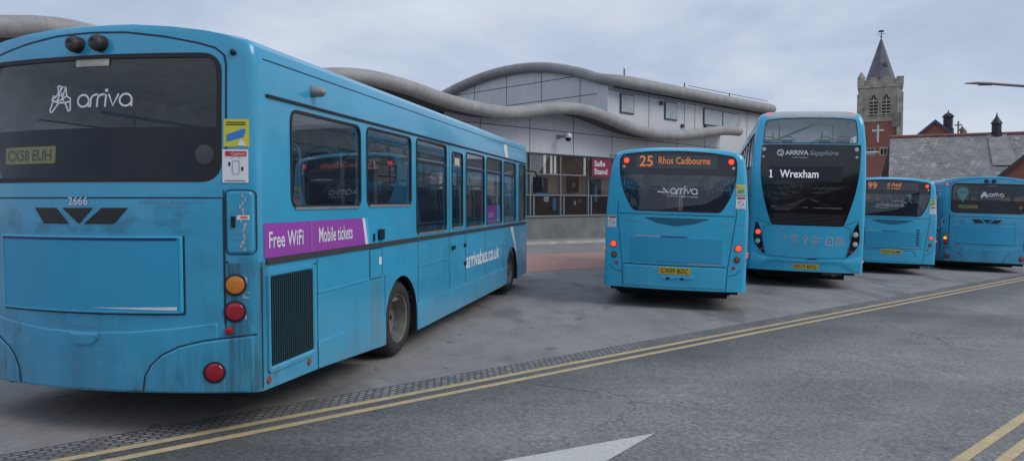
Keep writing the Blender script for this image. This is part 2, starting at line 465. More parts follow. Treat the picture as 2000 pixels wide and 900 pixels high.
def lamp(root, name, fn, u, v, r, m, bezel=True, h=.02):
    c = fn(u, v, 0); e = .02
    du = fn(u+e, v, 0)-fn(u-e, v, 0); dv = fn(u, v+e, 0)-fn(u, v-e, 0); n = du.cross(dv).normalized()
    mb = MB(); mb.lathe([(r, -.004), (r, h*.5), (r*.92, h*.8), (r*.6, h), (r*.3, h*1.08), (0, h*1.1)], c, n, 24)
    o = mb.build(name, m, root, 35, fix=True)
    if bezel:
        b = MB(); b.lathe([(r*1.22, -.004), (r*1.2, h*.45), (r*1.04, h*.6), (r*.99, -.002)], c, n, 24); b.build('bezel', M['rubber'], o, 35, fix=True)
    return o

def window(root, poly, fn, gl, gasket=.022, o=-.008, name='window', K=6, fm=None):
    poly = densify(poly, .1); mb = MB(); sheet(mb, poly, o, fn, K)
    w = mb.build(name, gl, root, 30)
    if gasket:
        g = MB(); loops(g, [(offset(poly, gasket*.6), -.001), (offset(poly, gasket*.55), .007), (offset(poly, -gasket*.4), .007), (offset(poly, -gasket*.5), -.012)], fn)
        g.build('gasket', fm or M['rubber'], w, 40)
    return w

def plate(root, fn, u0, v0, u1, v1, s, o=.008, m='plate'):
    p = raised('number_plate', rrect(u0, v0, u1, v1, .012), o, fn, M[m], root, bev=.003, K=3)
    text('plate_lettering', s, u0+.035, v0+(v1-v0)*.17, u1-.035, v1-(v1-v0)*.17, o+.002, fn, M['ink'], p, .012)
    return p

def make_shell(root, S, name_paint, interiors, holes, arches, bot):
    """painted body, hollowed and with real window and wheel openings"""
    lv = S.prof
    vs, fs = S.solid(lv, 0., bot)
    n = len(S.ring(1, 0, 0)); mi = [0]*len(fs); mi[-2] = 2
    body = mesh_obj('body', vs, fs, [name_paint, M['inner'], M['under'], M['roofgrey']], mi)
    for levels in interiors:
        v2, f2 = S.solid(levels, .05)
        cut(body, mesh_obj('c', v2, f2, [name_paint, M['inner'], M['under']], [1]*len(f2)))
    mb = MB()
    for poly, fn in holes:
        mb.prism(densify(poly, .25), fn, -.22, .25, 0)
    if holes: cut(body, mesh_obj('c', mb.v, mb.f, [M['black'], M['inner']], [0]*len(mb.f), False))
    for y, z, r in arches:
        mb = MB()
        for sd in (1, -1):
            x0 = sd*(S.hw-.42)
            prof = [(0, 0), (r, 0), (r, .6), (0, .6)]
            pts = arc(y, z, r, 0, 180, 24)+[(y-r, -.5), (y+r, -.5)]
            fn = (lambda u, v, d, x0=x0, sd=sd: Vector((x0+sd*d, u, v)))
            mb.prism(pts, fn, 0, .7, 2)
        cut(body, mesh_obj('c', mb.v, mb.f, [name_paint, M['inner'], M['under']], [2]*len(mb.f)))
    me = body.data
    idx = [p.material_index for p in me.polygons]
    me.materials.clear()
    for m_ in (name_paint, M['inner'], M['under'], M['roofgrey']): me.materials.append(m_)
    me.polygons.foreach_set('material_index', idx)
    me.polygons.foreach_set('use_smooth', [True]*len(me.polygons)); me.set_sharp_from_angle(angle=R(28))
    body.parent = root
    return body

def bus_root(o, yaw, roll):
    m = Matrix.Translation(o) @ Matrix.Rotation(-R(yaw), 4, 'Z') @ Matrix.Rotation(R(roll), 4, 'Y')
    return empty('bus', mtx=m)

def under(root, a, b):
    mb = MB(); mb.boxr(a, b); mb.build('sump_shade_block', M['under'], root)  # sump block, shaped low and wide to cut light under the bus
def axle(root, y, z):
    mb = MB(); mb.tube([(-1.0, y, z), (1.0, y, z)], .09, 10); mb.build('axle', M['under'], root, 40)

def seats(root, ys, z, xs, n=1):
    for y in ys:
        for x in xs:
            mb = MB(); mb.box((x, y, z), (.42, .42, .10)); mb.box((x, y-.20, z+.36), (.42, .09, .66)); mb.box((x, y-.20, z+.74), (.26, .08, .12))
            s_ = mb.build('seat', M['seat'], root)
            h = MB(); h.tube(arc_h(x, y-.2, z+.70), .014, 6); h.build('grab_handle', M['pole'], s_)
def arc_h(x, y, z): return [(x-.20, y, z-.1), (x-.18, y, z+.10), (x-.08, y, z+.17), (x+.08, y, z+.17), (x+.18, y, z+.10), (x+.20, y, z-.1)]

# ------------------------------------------------------------------ single decker with flat sides
def saloon(root, detail):
    prof = [(.20, 0, 0), (.30, 0, 0), (.455, 0, 0), (.9, 0, 0), (1.3, 0, 0), (1.8, 0, 0), (2.2, 0, 0), (2.55, 0, 0), (2.74, .004, 0), (2.82, .02, .0), (2.865, .06, .004), (2.895, .14, .008),
            (2.93, .30, .014), (2.962, .55, .022), (2.988, .85, .040), (2.998, 1.0, .065), (3.004, 1.12, .12)]
    S = Shell(1.25, 10.42, .27, prof, None, .07, .28, .2, .17)
    def bot(y):
        K = [(-.3, .30), (0, .28), (.9, .25), (2.36, .16), (3.6, .14), (9.2, .15), (10.7, .19)]
        for a, b in zip(K, K[1:]):
            if y <= b[0]: return a[1]+(b[1]-a[1])*(y-a[0])/(b[0]-a[0])
        return .19
    rw = rrect(-1.0, 1.85, 1.0, 2.745, .13, 8)
    side = [(.49, 1.80, 1.645, 2.41, .10, 0), (1.96, 3.21, 1.655, 2.42, .08, 0), (3.40, 4.57, 1.31, 2.43, .07, 2.17), (4.84, 5.36, 1.33, 2.37, .06, 0),
            (5.56, 6.62, 1.31, 2.41, .06, 2.17), (6.78, 7.87, 1.31, 2.41, .06, 2.17), (8.05, 9.07, 1.31, 2.41, .06, 2.17), (9.42, 10.06, 1.31, 2.43, .06, 0)]
    holes = [(rw, S.rear)]
    rs = [rrect(a, c, b, d, r) for a, b, c, d, r, t in side]
    ls = [rrect(-b, c, -a, d, r) for a, b, c, d, r, t in side]
    holes += [(p, S.right) for p in rs]+[(p, S.left) for p in ls]
    fw = rrect(-1.02, 1.05, 1.02, 2.35, .1)
    holes.append((fw, S.front))
    pm = M['paint']
    body = make_shell(root, S, pm, [[(.55, 0, 0), (1.5, 0, 0), (2.6, 0, 0), (2.74, .03, 0), (2.84, .22, .1), (2.9, .6, .2)]], holes, [(2.90, .36, .49), (8.74, .34, .47)], bot)
    # glazing
    window(root, rw, S.rear, M['glassrear'], .034)
    for fn, L in ((S.right, rs), (S.left, ls)):
        for (a, b, c, d, r, t), p in zip(side, L):
            w = window(root, p, fn, M['glass'], .026)
            sl = MB()
            u0, u1 = min(q[0] for q in p), max(q[0] for q in p)
            ribbon(sl, [(u0+.05, c-.012), (u1-.05, c-.012)], .022, .009, fn); 
            sl.build('sill_strip', M['alu'], w)
            if t:
                tb = MB(); tb.prism([(u0, t-.018), (u1, t-.018), (u1, t+.018), (u0, t+.018)], fn, -.03, .004); tb.build('transom', M['rubber'], w)
    window(root, fw, S.front, M['glass'], .03)
    # dark bulkhead behind the lower half of the rear window
    bk = raised('bulkhead', [(-1.12, 1.5), (1.12, 1.5), (1.12, 2.235), (-1.12, 2.235)], -.075, S.rear, M['bulk'], root, -.11, .004)
    # inside
    fl = MB(); fl.boxr((-1.15, .15, .56), (1.15, 10.2, .62)); fl.build('floor', mat('bus_floor', (.22, .23, .24), .6), root)
    pl = MB(); pl.boxr((-1.15, .12, .62), (1.15, .55, 1.45)); pl.boxr((-1.15, .55, .62), (1.15, 3.5, .95)); pl.build('rear_platform', M['bulk'], root)
    seats(root, [1.15, 1.95, 2.75], 1.35, [-.88, -.44, .44, .88])
    seats(root, [4.0, 4.8, 6.0, 6.8, 7.6], 1.08, [-.88, -.44, .44, .88])
    hp = MB()
    for x in (-.62, .62): hp.tube([(x, .6, 2.46), (x, 9.0, 2.46)], .017, 6)
    for y in (1.0, 3.2, 5.2, 7.2, 9.0):
        for x in (-.62, .62): hp.tube([(x, y, .62), (x, y, 2.5)], .017, 6)
    hp.build('handrails', M['pole'], root, 40)
    # rails, seams, ledges
    rl = MB()
    for fn, sg in ((S.right, 1), (S.left, -1)):
        rl.prism([(sg*.10, 1.215), (sg*10.1, 1.215), (sg*10.1, 1.262), (sg*.10, 1.262)][::sg], fn, -.002, .014)
    rl.build('waist_rail', M['darkmetal'], root)
    dr = MB()
    for fn, sg in ((S.right, 1), (S.left, -1)):
        dr.prism([(sg*.13, 2.466), (sg*10.1, 2.466), (sg*10.1, 2.486), (sg*.13, 2.486)][::sg], fn, -.002, .018)
    dr.build('drip_rail', M['rubber'], root)
    for fn, sg, nm in ((S.right, 1, 'skirt_panel'), (S.left, -1, 'skirt_panel')):
        for y0, y1 in ((.90, 2.40), (3.40, 8.26), (9.22, 10.1)):
            N = 14; top = .485 if y0 < 1 else .47; t1 = .485 if y0 < 1 else .47
            pts = [(y0+(y1-y0)*k/N, bot(y0+(y1-y0)*k/N)+.004) for k in range(N+1)]+[(y1, t1), (y0, top)]
            if sg < 0: pts = [(-u, v) for u, v in pts][::-1]
            raised(nm, pts, .014, fn, pm, root, bev=.009, d=.3, K=3)
    sm = MB(); W = .009; o = .0025
    Rr = S.right
    for p in ([(.9, .25), (.9, 1.2)], [(.12, 1.16), (.9, 1.16)], [(2.0, .9), (2.0, 1.21)], [(2.40, .18), (2.40, .90)], [(3.44, .47), (3.44, 1.2)], [(6.69, .47), (6.69, 1.2)], [(.045, .3), (.045, 1.2)],
              [(.10, 2.74), (10.0, 2.74)], [(5.5, .42), (5.5, 2.46)], [(4.70, .42), (4.70, 2.46)], [(4.70, .42), (5.5, .42)],
              [(8.0, .915), (8.0, .47)]):
        ribbon(sm, p, W, o, Rr)
    for a_, b_ in ((.91, 1.99), (2.41, 2.46), (3.44, 4.69), (5.51, 8.2)):
        bd = MB(); bd.prism([(a_, .902), (b_, .902), (b_, .92), (a_, .92)], lambda u, v, d: S.right(u, v, d if v > .91 else d*2.2), -.001, .004); bd.build('panel_bead', pm, root)
    ribbon(sm, [(2.02, .90), (2.33, .90), (2.33, 1.205), (2.02, 1.205)], W, o, Rr, closed=True)
    Q = S.rear
    ribbon(sm, [(.760, .872), (.760, 1.44)], .014, o, Q); ribbon(sm, [(-.85, .868), (.76, .868)], .012, o, Q)  # right-hand strip is the advert panel's edge shadow, painted dark
    ribbon(sm, [(-1.03, .80), (-1.03, 1.715), (1.03, 1.715), (1.03, .80)], .011, o, Q)
    for q in (1, -1):
        ribbon(sm, [(q*1.035, .72), (q*1.035, 1.77)], .010, o, Q)
        ribbon(sm, [(q*1.035, 1.245), (q*1.235, 1.245)], .016, o, Q)
        ar = [(.46, .31), (.475, .42), (.52, .50), (.60, .575), (.72, .635), (.88, .675), (1.04, .695), (1.235, .712)]
        ribbon(sm, [(q*(a+(0 if q > 0 else .19*min(1, (1.235-a)/.4))), b) for a, b in ar], .011, .016, Q)
        br = [(0, 2.935), (.3, 2.925), (.6, 2.885), (.85, 2.835), (.97, 2.80), (1.035, 2.75), (1.05, 2.68), (1.05, 2.0)]
        ribbon(sm, [(q*a, b) for a, b in br], .014, o, Q)
    sm.build('panel_seams', M['seam'], root)  # also holds the painted shadow strip beside the advert
    # rear bumper moulding (proud of the body, its top edge catches the light)
    top = [(.985, .805), (.8, .782), (.6, .762), (.35, .742), (0, .732)]
    pts = [(-.985, .30), (-.5, .305), (0, .31), (.5, .305), (.985, .30)]+top+[(-a, b) for a, b in top[-2::-1]]
    raised('bumper', pts, .014, Q, pm, root, bev=.010, d=.10, K=6)
    for q in (1, -1):
        ar = [(1.215, .29), (1.215, .700), (1.04, .685), (.88, .665), (.72, .625), (.60, .565), (.53, .50), (.49, .42), (.475, .305)]
        pts = [(q*(a+(0 if q > 0 else .19*min(1, (1.235-a)/.4))), b) for a, b in ar]
        if q < 0: pts = pts[::-1]
        raised('bumper_corner', pts, .022, Q, pm, root, bev=.010, d=.08, K=6, cen=(q*(.95 if q > 0 else 1.0), .48))
    raised('bonnet_handle', rpoly([(-.12, .70), (-.07, .635), (.07, .635), (.12, .70), (.12, .728), (-.12, .728)], .03), .032, Q, pm, root, bev=.014)
    # advert frame
    raised('advert_panel', rrect(-.83, .885, .745, 1.43, .01), .016, Q, M['ad'], root, bev=.006, d=.08, K=7)
    fr = MB(); P = densify(rrect(-.83, .885, .745, 1.43, .01), .08)
    loops(fr, [(offset(P, .007), -.002), (offset(P, .007), .019), (offset(P, -.004), .021), (offset(P, -.007), .0145)], Q); fr.build('advert_frame', M['alu'] if False else M['paint2'], root, 40)
    # V vent
    def X(px): return -.455+(px-69)*(.365+.455)/(248-69)
    zt, zb = 1.642, 1.525
    for poly in ([(X(89), zb), (X(141), zb), (X(115), zt), (X(69), zt)], [(X(161), zb), (X(187), zt), (X(128), zt)], [(X(170), zb), (X(223), zb), (X(248), zt), (X(203), zt)]):
        v = flat('vent', poly, .003, Q, M['black'], root, K=3, d=.06)
        vb = MB(); us = [p[0] for p in poly]
        for k in range(1, 6):
            z = zb+(zt-zb)*k/6; xs = []
            for (a, b) in zip(poly, poly[1:]+poly[:1]):
                if (a[1]-z)*(b[1]-z) < 0: xs.append(a[0]+(b[0]-a[0])*(z-a[1])/(b[1]-a[1]))
            if len(xs) == 2: ribbon(vb, [(min(xs), z), (max(xs), z)], .005, .008, Q)
        vb.build('vent_slats', M['darkmetal'], v)
    # side engine grille, slats set in a frame
    g = flat('grille', rrect(.15, .44, .80, 1.115, .01), .004, Rr, M['black'], root, K=3)
    gs = MB()
    for k in range(21):
        u = .165+.62*k/20; gs.prism([(u-.009, .45), (u+.009, .45), (u+.009, 1.105), (u-.009, 1.105)], Rr, .0035, .016)
    gs.build('grille_slats', M['grille'], g)
    P = rrect(.13, .42, .82, 1.135, .015)
    gf = MB(); loops(gf, [(offset(P, .03), -.001), (offset(P, .026), .018), (offset(P, -.004), .018), (offset(P, -.018), .004)], Rr); gf.build('grille_frame', pm, g, 40)
    for u in (.12, .74):
        lamp(root, 'side_marker', Rr, u, .345, .03, M['dullred'], False, .012)
    # corner column: hatch, lamps
    for q in (1, -1):
        a, b = (1.058, 1.222) if q > 0 else (-1.222, -1.058)
        h = raised('filler_hatch', rrect(a, 1.315, b, 1.76, .035), .012, Q, pm, root, bev=.008, d=.05)
        hs = MB(); ribbon(hs, rrect(a-.012, 1.303, b+.012, 1.772, .04), .008, .003, Q, closed=True); hs.build('hatch_seam', M['seam'], h)
        c = MB(); c.prism([(a+.03, 1.50), (a+.055, 1.50), (a+.055, 1.58), (a+.03, 1.58)], Q, .004, .02); c.build('hatch_catch', M['black'], h)
        lamp(root, 'indicator_lamp', Q, q*1.100, 1.08, .066, M['amber'])
        lamp(root, 'tail_lamp', Q, q*1.095, .885, .066, M['redlens'])
        lamp(root, 'reflector', Q, q*1.055, .745, .031, M['redlens'], False)
        lamp(root, 'fog_lamp', lambda u, v, o_: Q(u, v, o_+.02), q*(.965 if q > 0 else 1.05), .445, .066, M['redlens'])
        md = MB(); md.lathe([(.018, 0), (.016, .03), (0, .034)], Q(q*1.10, 2.775, 0), (0, -1, 0), 12)
        lamp(root, 'marker_lamp', Q, q*1.10, 2.765, .022, M['black'], False, .03)
    # roof mounted round lamps on the brow
    for x in (-.10, .10):
        c = Q(x, 2.845, 0); mb = MB()
        mb.lathe([(.060, .0), (.060, .05), (.056, .062), (.040, .066)], c, (0, -1, 0), 24); o_ = mb.build('brow_lamp', M['rubber'], root, 35, fix=True)
        ln = MB(); ln.lathe([(.054, .060), (.048, .078), (.028, .090), (.022, .082), (0, .078)], c, (0, -1, 0), 24); ln.build('lens', M['darkmetal'], o_, 35, fix=True)
    sc_ = MB(); c = Rr(.86, 2.615, 0); sc_.lathe([(.05, 0), (.05, .03), (.045, .04), (.04, .09), (.022, .115), (0, .12)], c, (1, 0, -.12), 20); sc_.build('side_camera', M['alu'], root, 35, fix=True)
    # wheels
    for q in (1, -1):
        wheel(root, q*1.09, 2.90, .37+(.05 if q < 0 else 0), .42, .30, q, True); wheel(root, q*1.09, 8.74, .37+(.05 if q < 0 else 0), .42, .28, q, False)
    under(root, (-.95, .56, .13), (.95, 2.3, .5)); under(root, (-1.1, .10, .205), (1.1, .55, .5)); axle(root, 2.90, .37); axle(root, 8.74, .37)
    # mirrors
    for q in (1, -1):
        mm = MB(); mm.tube([(q*1.2, 10.35, 2.35), (q*1.36, 10.6, 2.33), (q*1.40, 10.68, 2.2)], .02, 8); mm.box((q*1.40, 10.70, 2.05), (.20, .10, .34)); mm.build('mirror', M['black'], root)
    return S

def camera_sticker(root, fn, u0, v0, u1, v1, o=.006):
    s = flat('sticker', rrect(u0, v0, u1, v1, .005), o, fn, M['yellow'], root, 2)
    w, h = u1-u0, v1-v0; mb = MB(); o2 = o+.003
    sheet(mb, [(u0+w*.12, v0+h*.18), (u0+w*.80, v0+h*.36), (u0+w*.88, v0+h*.62), (u0+w*.80, v0+h*.66), (u0+w*.14, v0+h*.44)], o2, fn, 2)
    mb.build('camera_picture', M['bluepic'], s)
    m2 = MB(); sheet(m2, [(u0+w*.55, v0+h*.05), (u0+w*.9, v0+h*.02), (u0+w*.8, v0+h*.2), (u0+w*.66, v0+h*.28)], o2, fn, 2); m2.build('camera_bracket', M['white'], s)
    m3 = MB()
    for k in (.80, .88): ribbon(m3, [(u0+w*.1, v0+h*k), (u0+w*.88, v0+h*k)], h*.035, o2, fn)
    m3.build('sticker_lines', M['ink'], s)
def caution_sticker(root, fn, u0, v0, u1, v1, o=.006, txt=True):
    s = flat('sticker', rrect(u0, v0, u1, v1, .006), o, fn, M['white'], root, 2)
    w, h = u1-u0, v1-v0; mb = MB(); o2 = o+.003
    sheet(mb, rrect(u0+w*.12, v1-h*.20, u1-w*.06, v1-h*.05, .004), o2, fn, 2)
    hd = mb.build('caution_header', M['red'], s)
    if txt:
        text('caution_lettering', 'Caution', u0+w*.36, v1-h*.17, u1-w*.12, v1-h*.08, o2+.002, fn, M['white'], hd)
    m2 = MB(); ribbon(m2, rrect(u0+w*.40, v0+h*.26, u0+w*.66, v0+h*.66, .01), .006, o2, fn, closed=True)
    ribbon(m2, arc(u0+w*.53, v0+h*.66, w*.2, 20, 160, 8), .004, o2, fn)
    m2.build('door_outline', M['grey_decal'], s)
    m3 = MB()
    for du, dv in ((.24, .50), (.74, .36)): sheet(m3, rrect(u0+w*du, v0+h*dv, u0+w*(du+.08), v0+h*(dv+.12), .004), o2, fn, 2)
    ribbon(m3, [(u0+w*.1, v0+h*.06), (u0+w*.9, v0+h*.06)], h*.02, o2, fn)
    m3.build('figures', M['ink'], s)

# ================================================================== BUS 1 : nearest, grimy saloon
A = bus_root((-3.085, 5.516, .05), 12.3, 0.); A.name = 'bus'
tag(A, 'nearest grimy blue single-decker bus with Free WiFi strip and 2666 above its vents', 'bus', 'blue buses parked at the station')
SA = saloon(A, 1)
Q, RS = SA.rear, SA.right
lg = MB(); rounded_word(lg, -.085, 2.385, .088, .0145, -.0065, Q, 0, 1.08); emblem(lg, -.345, 2.35, .195, .20, .0135, -.0065, Q); lg.build('lettering', M['white'], A)
p = flat('route_label', rrect(-.105, 2.682, .175, 2.742, .004), .004, Q, M['cream'], A, 2)
pm_ = MB(); add_text(pm_, 'EMERGENCY EXIT', -.09, 2.717, .16, 2.733, .007, Q, 0); add_text(pm_, 'BREAK GLASS', -.06, 2.692, .12, 2.706, .007, Q, 0); pm_.build('label_lettering', M['grey_decal'], p)
def QB(u, v, o): return Q(u, v, o-.068)
plate(A, QB, -.905, 1.975, -.335, 2.105, 'CX58 EUH', .006, 'plateold')
dsk = MB(); dsk.lathe([(.075, 0), (.07, .012), (.05, .016), (0, .018)], QB(.87, 2.03, .004), (.18, -1, 0), 24); dsk.build('window_disc', M['darkmetal'], A, 35, fix=True)
text('lettering', '2666', -.125, 1.663, .045, 1.722, .004, Q, M['white'], A, .01)
lt = MB(); add_text(lt, 'EMERGENCY ENGINE STOP', .45, 1.672, .90, 1.695, .004, Q); add_text(lt, 'UNDER FLAP', .56, 1.640, .78, 1.663, .004, Q); lt.build('lettering', M['faint'], A)
lt = MB(); add_text(lt, 'PULL TO OPEN', -.19, .755, .08, .782, .004, Q)
sheet(lt, [(-.235, .768), (-.212, .756), (-.212, .78)], .004, Q, 2); sheet(lt, [(.122, .768), (.10, .78), (.10, .756)], .004, Q, 2); lt.build('lettering', M['faint'], A)
lt = MB(); add_text(lt, 'COOLANT', 1.085, 1.595, 1.215, 1.622, .015, Q); add_text(lt, 'DIESEL', 1.10, 1.445, 1.205, 1.468, .015, Q); add_text(lt, 'ENGINE', 1.095, 1.400, 1.205, 1.423, .015, Q); add_text(lt, 'OIL', 1.13, 1.355, 1.175, 1.378, .015, Q); lt.build('lettering', M['faint'], A)
st = flat('sticker', rrect(1.125, 1.555, 1.205, 1.588, .003), .016, Q, M['white'], A, 2); f2 = MB(); sheet(f2, rrect(1.15, 1.567, 1.195, 1.582), .019, Q, 2); f2.build('sticker_mark', M['amber'], st)
# chipped paint runs down the hatch
ch = MB()
for k in range(16):
    z = 1.73-k*.026; x = 1.165+.012*math.sin(k*1.7)+random.uniform(-.008, .008); w = random.uniform(.006, .014)
    sheet(ch, [(x-w, z-.012), (x+w*.6, z-.016), (x+w, z+.006), (x-w*.4, z+.015)], .015, Q, 2)
for (x, z, dx, dz) in ((1.172, 1.115, .010, .03), (1.17, .985, .022, .006), (1.155, .995, .006, .018), (1.19, 1.02, .012, .004), (1.168, .84, .006, .02)):
    ch.build('chipped_paint', M['grey_decal'], A); ch = MB()
    sheet(ch, [(x-dx, z-dz), (x+dx*.7, z-dz*.8), (x+dx, z+dz*.6), (x-dx*.6, z+dz)], .004, Q, 2)
ch.build('chipped_paint', M['grey_decal'], A)
camera_sticker(A, Q, 1.035, 2.085, 1.205, 2.285); caution_sticker(A, Q, 1.028, 1.825, 1.198, 2.065)
f3 = MB(); ribbon(f3, [(-.82, 1.414), (.72, 1.414)], .018, .018, Q); f3.build('advert_edge', M['navy'], A)
f3 = MB(); sheet(f3, densify([(.05, .915), (.715, .90), (.715, .925)], .06), .018, Q, 3); f3.build('advert_edge', M['white'], A)
# purple strip on the side
pw = flat('advert_strip', [(.075, 1.264), (1.905, 1.264), (1.83, 1.525), (.075, 1.525)], .004, RS, M['purple'], A, 3)
text('strip_lettering', 'Free WiFi', .14, 1.335, .66, 1.46, .007, RS, M['white'], pw, .012); text('strip_lettering', 'Mobile tickets', .93, 1.335, 1.60, 1.465, .007, RS, M['white'], pw, .012)
t_ = MB(); sheet(t_, [(1.905, 1.264), (1.965, 1.264), (1.89, 1.525), (1.83, 1.525)], .0045, RS, 2); t_.build('strip_edge', M['white'], pw)
t_ = MB(); ribbon(t_, [(.80, 1.266), (.80, 1.523)], .02, .0065, RS); t_.build('strip_divider', M['purple2'], pw)
t_ = MB(); sheet(t_, [(1.965, 1.264), (2.02, 1.264), (1.945, 1.525), (1.89, 1.525)], .0045, RS, 2); t_.build('strip_tail', M['cyan'], pw)
text('lettering', 'arrivabus.co.uk', 5.53, .685, 7.65, .935, .004, RS, M['white'], A, .02)
sw = MB(); sheet(sw, [(9.05, .70), (9.20, .70), (8.80, 1.212), (8.56, 1.212)], .004, RS, 3); sheet(sw, [(8.12, 2.50), (8.42, 2.50), (8.30, 2.73), (8.02, 2.73)], .004, RS, 3); sw.build('livery_stripe', M['white'], A)
fl = MB(); sheet(fl, rrect(2.24, 1.03, 2.31, 1.11), .004, RS, 2); fl.build('sticker', M['white'], A)
vt = MB(); vt.prism(rrect(2.22, 1.29, 2.36, 1.40, .02), RS, 0, .022); vt.prism(rrect(2.10, 1.28, 2.13, 1.36, .01), RS, 0, .012); vt.build('breather', M['black'], A)
hd = MB()
for z in (.75, 1.02): hd.prism(rrect(5.42, z, 5.50, z+.05, .01), RS, 0, .02)
hd.prism(rrect(4.80, 1.02, 4.93, 1.07, .01), RS, 0, .025); hd.build('door_handle', M['black'], A)
ps = flat('window_poster', rrect(6.83, 1.335, 7.55, 1.62), -.016, RS, M['purple'], A, 2); t_ = MB(); add_text(t_, 'mobile', 6.95, 1.42, 7.3, 1.52, -.012, RS); t_.build('poster_lettering', M['white'], ps)
flat('window_poster', rrect(7.57, 1.335, 7.78, 1.62), -.016, RS, M['cyan'], A, 2)
es = flat('sticker', rrect(4.98, 2.20, 5.22, 2.30), -.004, RS, M['cream'], A, 2)

# ================================================================== BUS 2/4 : midibus with bowl shaped rear glass
def midibus(root, route, dest, plate_s, left_sticker, lit, url):
    prof = [(.30, 0, 0), (.5, 0, 0), (.9, 0, 0), (1.3, .0, 0), (1.7, .0, 0), (2.1, .03, .01), (2.4, .06, .015), (2.60, .085, .02), (2.69, .125, .03), (2.745, .20, .05), (2.785, .36, .09), (2.815, .62, .16), (2.83, .90, .25), (2.835, 1.10, .33)]
    S = Shell(1.22, 10.5, .15, prof, None, .08, .28, .2, .13, (1.8, 2.7))
    bot = lambda y: .355-.10*min(1, max(0, y)/2.4)
    gp = rpoly([(-.735, 1.72), (.745, 1.72), (.905, 1.99), (.985, 2.32), (.975, 2.60), (.93, 2.672), (.5, 2.735), (0, 2.757), (-.5, 2.742), (-.945, 2.69), (-.995, 2.61), (-.985, 2.32), (-.895, 1.99)], [.07, .07, .2, .2, .06, .05, .2, .2, .2, .05, .06, .2, .2], 4)
    side = [(.6, 1.9), (2.0, 3.3), (3.4, 4.7), (4.8, 6.1), (6.2, 7.5), (7.6, 8.9)]
    rs = [rrect(a, 1.45, b, 2.42, .06) for a, b in side]; ls = [rrect(-b, 1.45, -a, 2.42, .06) for a, b in side]
    fw = rrect(-.95, 1.05, .95, 2.3, .1)
    hole = [(gp, S.rear)]+[(p, S.right) for p in rs]+[(p, S.left) for p in ls]+[(fw, S.front)]
    pm = M['paint2']
    make_shell(root, S, pm, [[(.6, 0, 0), (1.7, 0, 0), (2.4, .06, 0), (2.6, .10, 0), (2.72, .30, .1), (2.77, .6, .2)]], hole, [(2.45, .45, .52), (8.3, .45, .52)], bot)
    Q = S.rear
    window(root, gp, Q, M['glassdark'], .02, -.004)
    for fn, L in ((S.right, rs), (S.left, ls)):
        for p in L: window(root, p, fn, M['glassdark'], .024)
    window(root, fw, S.front, M['glass'], .03)
    # destination box behind the top of the glass
    db = raised('destination_box', [(-.99, 2.345), (.98, 2.345), (.97, 2.60), (.9, 2.67), (.5, 2.72), (0, 2.74), (-.5, 2.727), (-.9, 2.68), (-.99, 2.60)], -.03, Q, M['bulk'], root, -.12, .004, d=.08)
    QD = lambda u, v, o: Q(u, v, o-.03)
    ds = flat('display', rrect(-.72, 2.455, .66, 2.69, .01), .004, QD, M['display'], db, 3)
    lt = MB(); add_text(lt, route, -.66, 2.485, -.43, 2.675, .008, QD, 0, .012); lt.build('route_lettering', M['led'], ds)
    lt = MB()
    for (s_, a, b, c, d) in dest: add_text(lt, s_, a, b, c, d, .008, QD, 0, .01)
    lt.build('destination_lettering', M['led'], ds)
    # interior hints: floor, seats, poles
    fl = MB(); fl.boxr((-1.1, .15, .62), (1.1, 10.2, .68)); fl.boxr((-1.1, .15, .68), (1.1, .6, 1.65)); fl.build('floor', mat('bus_floor', (.22, .23, .24), .6), root)
    seats(root, [1.1, 2.0, 3.0, 4.0], 1.3, [-.82, -.40, .40, .82])
    hp = MB()
    for x in (-.6, .6):
        hp.tube([(x, .6, 2.42), (x, 9.0, 2.42)], .017, 6)
        for y in (1.4, 3.4, 5.4): hp.tube([(x, y, .7), (x, y, 2.45)], .02, 6)
    hp.build('handrails', M['alu'], root, 40)
    lt = MB()
    if url:
        add_text(lt, 'arrivabus.co.uk', -.42, 1.98, .30, 2.10, .003, Q, 0, .012); ribbon(lt, [(-.50, 2.0), (-.42, 1.955), (-.1, 1.93)], .014, .003, Q); ribbon(lt, [(.0, 2.14), (.25, 2.15), (.36, 2.09)], .014, .003, Q); lt.build('lettering', M['grey_decal'], root)
    else:
        rounded_word(lt, -.11, 2.02, .092, .018, -.0025, Q, 0, 1.04); ribbon(lt, [(-.33, 2.05), (-.2, 2.04), (-.24, 2.12), (-.14, 2.03), (-.20, 2.05)], .022, .003, Q)
        add_text(lt, 'a DB company', .05, 1.955, .36, 1.985, .003, Q, 0, .01); lt.build('lettering', M['white'], root)
    # lamps
    for q in (1, -1):
        lamp(root, 'brake_lamp', Q, q*.885, 2.585, .048, M['brake'] if lit else M['redlens']); lamp(root, 'reversing_lamp', Q, q*.925, 2.475, .026, M['clear'], False)
        lamp(root, 'tail_lamp', Q, q*1.065, 1.11, .052, M['brake'] if lit else M['redlens'])
        lamp(root, 'indicator_lamp', Q, q*1.05, .915, .045, M['dullred']); lamp(root, 'fog_lamp', Q, q*1.0, .775, .028, M['redlens'], False)
        lamp(root, 'marker_lamp', S.right if q > 0 else S.left, q*.05 if q > 0 else -.05, 1.02, .02, M['brake'], False)
    # panels and seams
    raised('engine_scoop', rpoly([(-.57, 1.603), (-.3, 1.50), (0, 1.455), (.3, 1.50), (.60, 1.603)], .06), .004, Q, mat('scoop_teal', (.012, .13, .20), .5), root, K=3)
    raised('advert_panel', rrect(-.76, .83, .80, 1.255, .01), .012, Q, M['ad'], root, bev=.004)
    for p_ in ([(-.70, 1.275), (-.25, 1.272)], [(.25, .815), (.75, .815)]):
        ed = MB(); ribbon(ed, p_, .02, .006, Q); ed.build('advert_edge', M['grey_decal'], root)
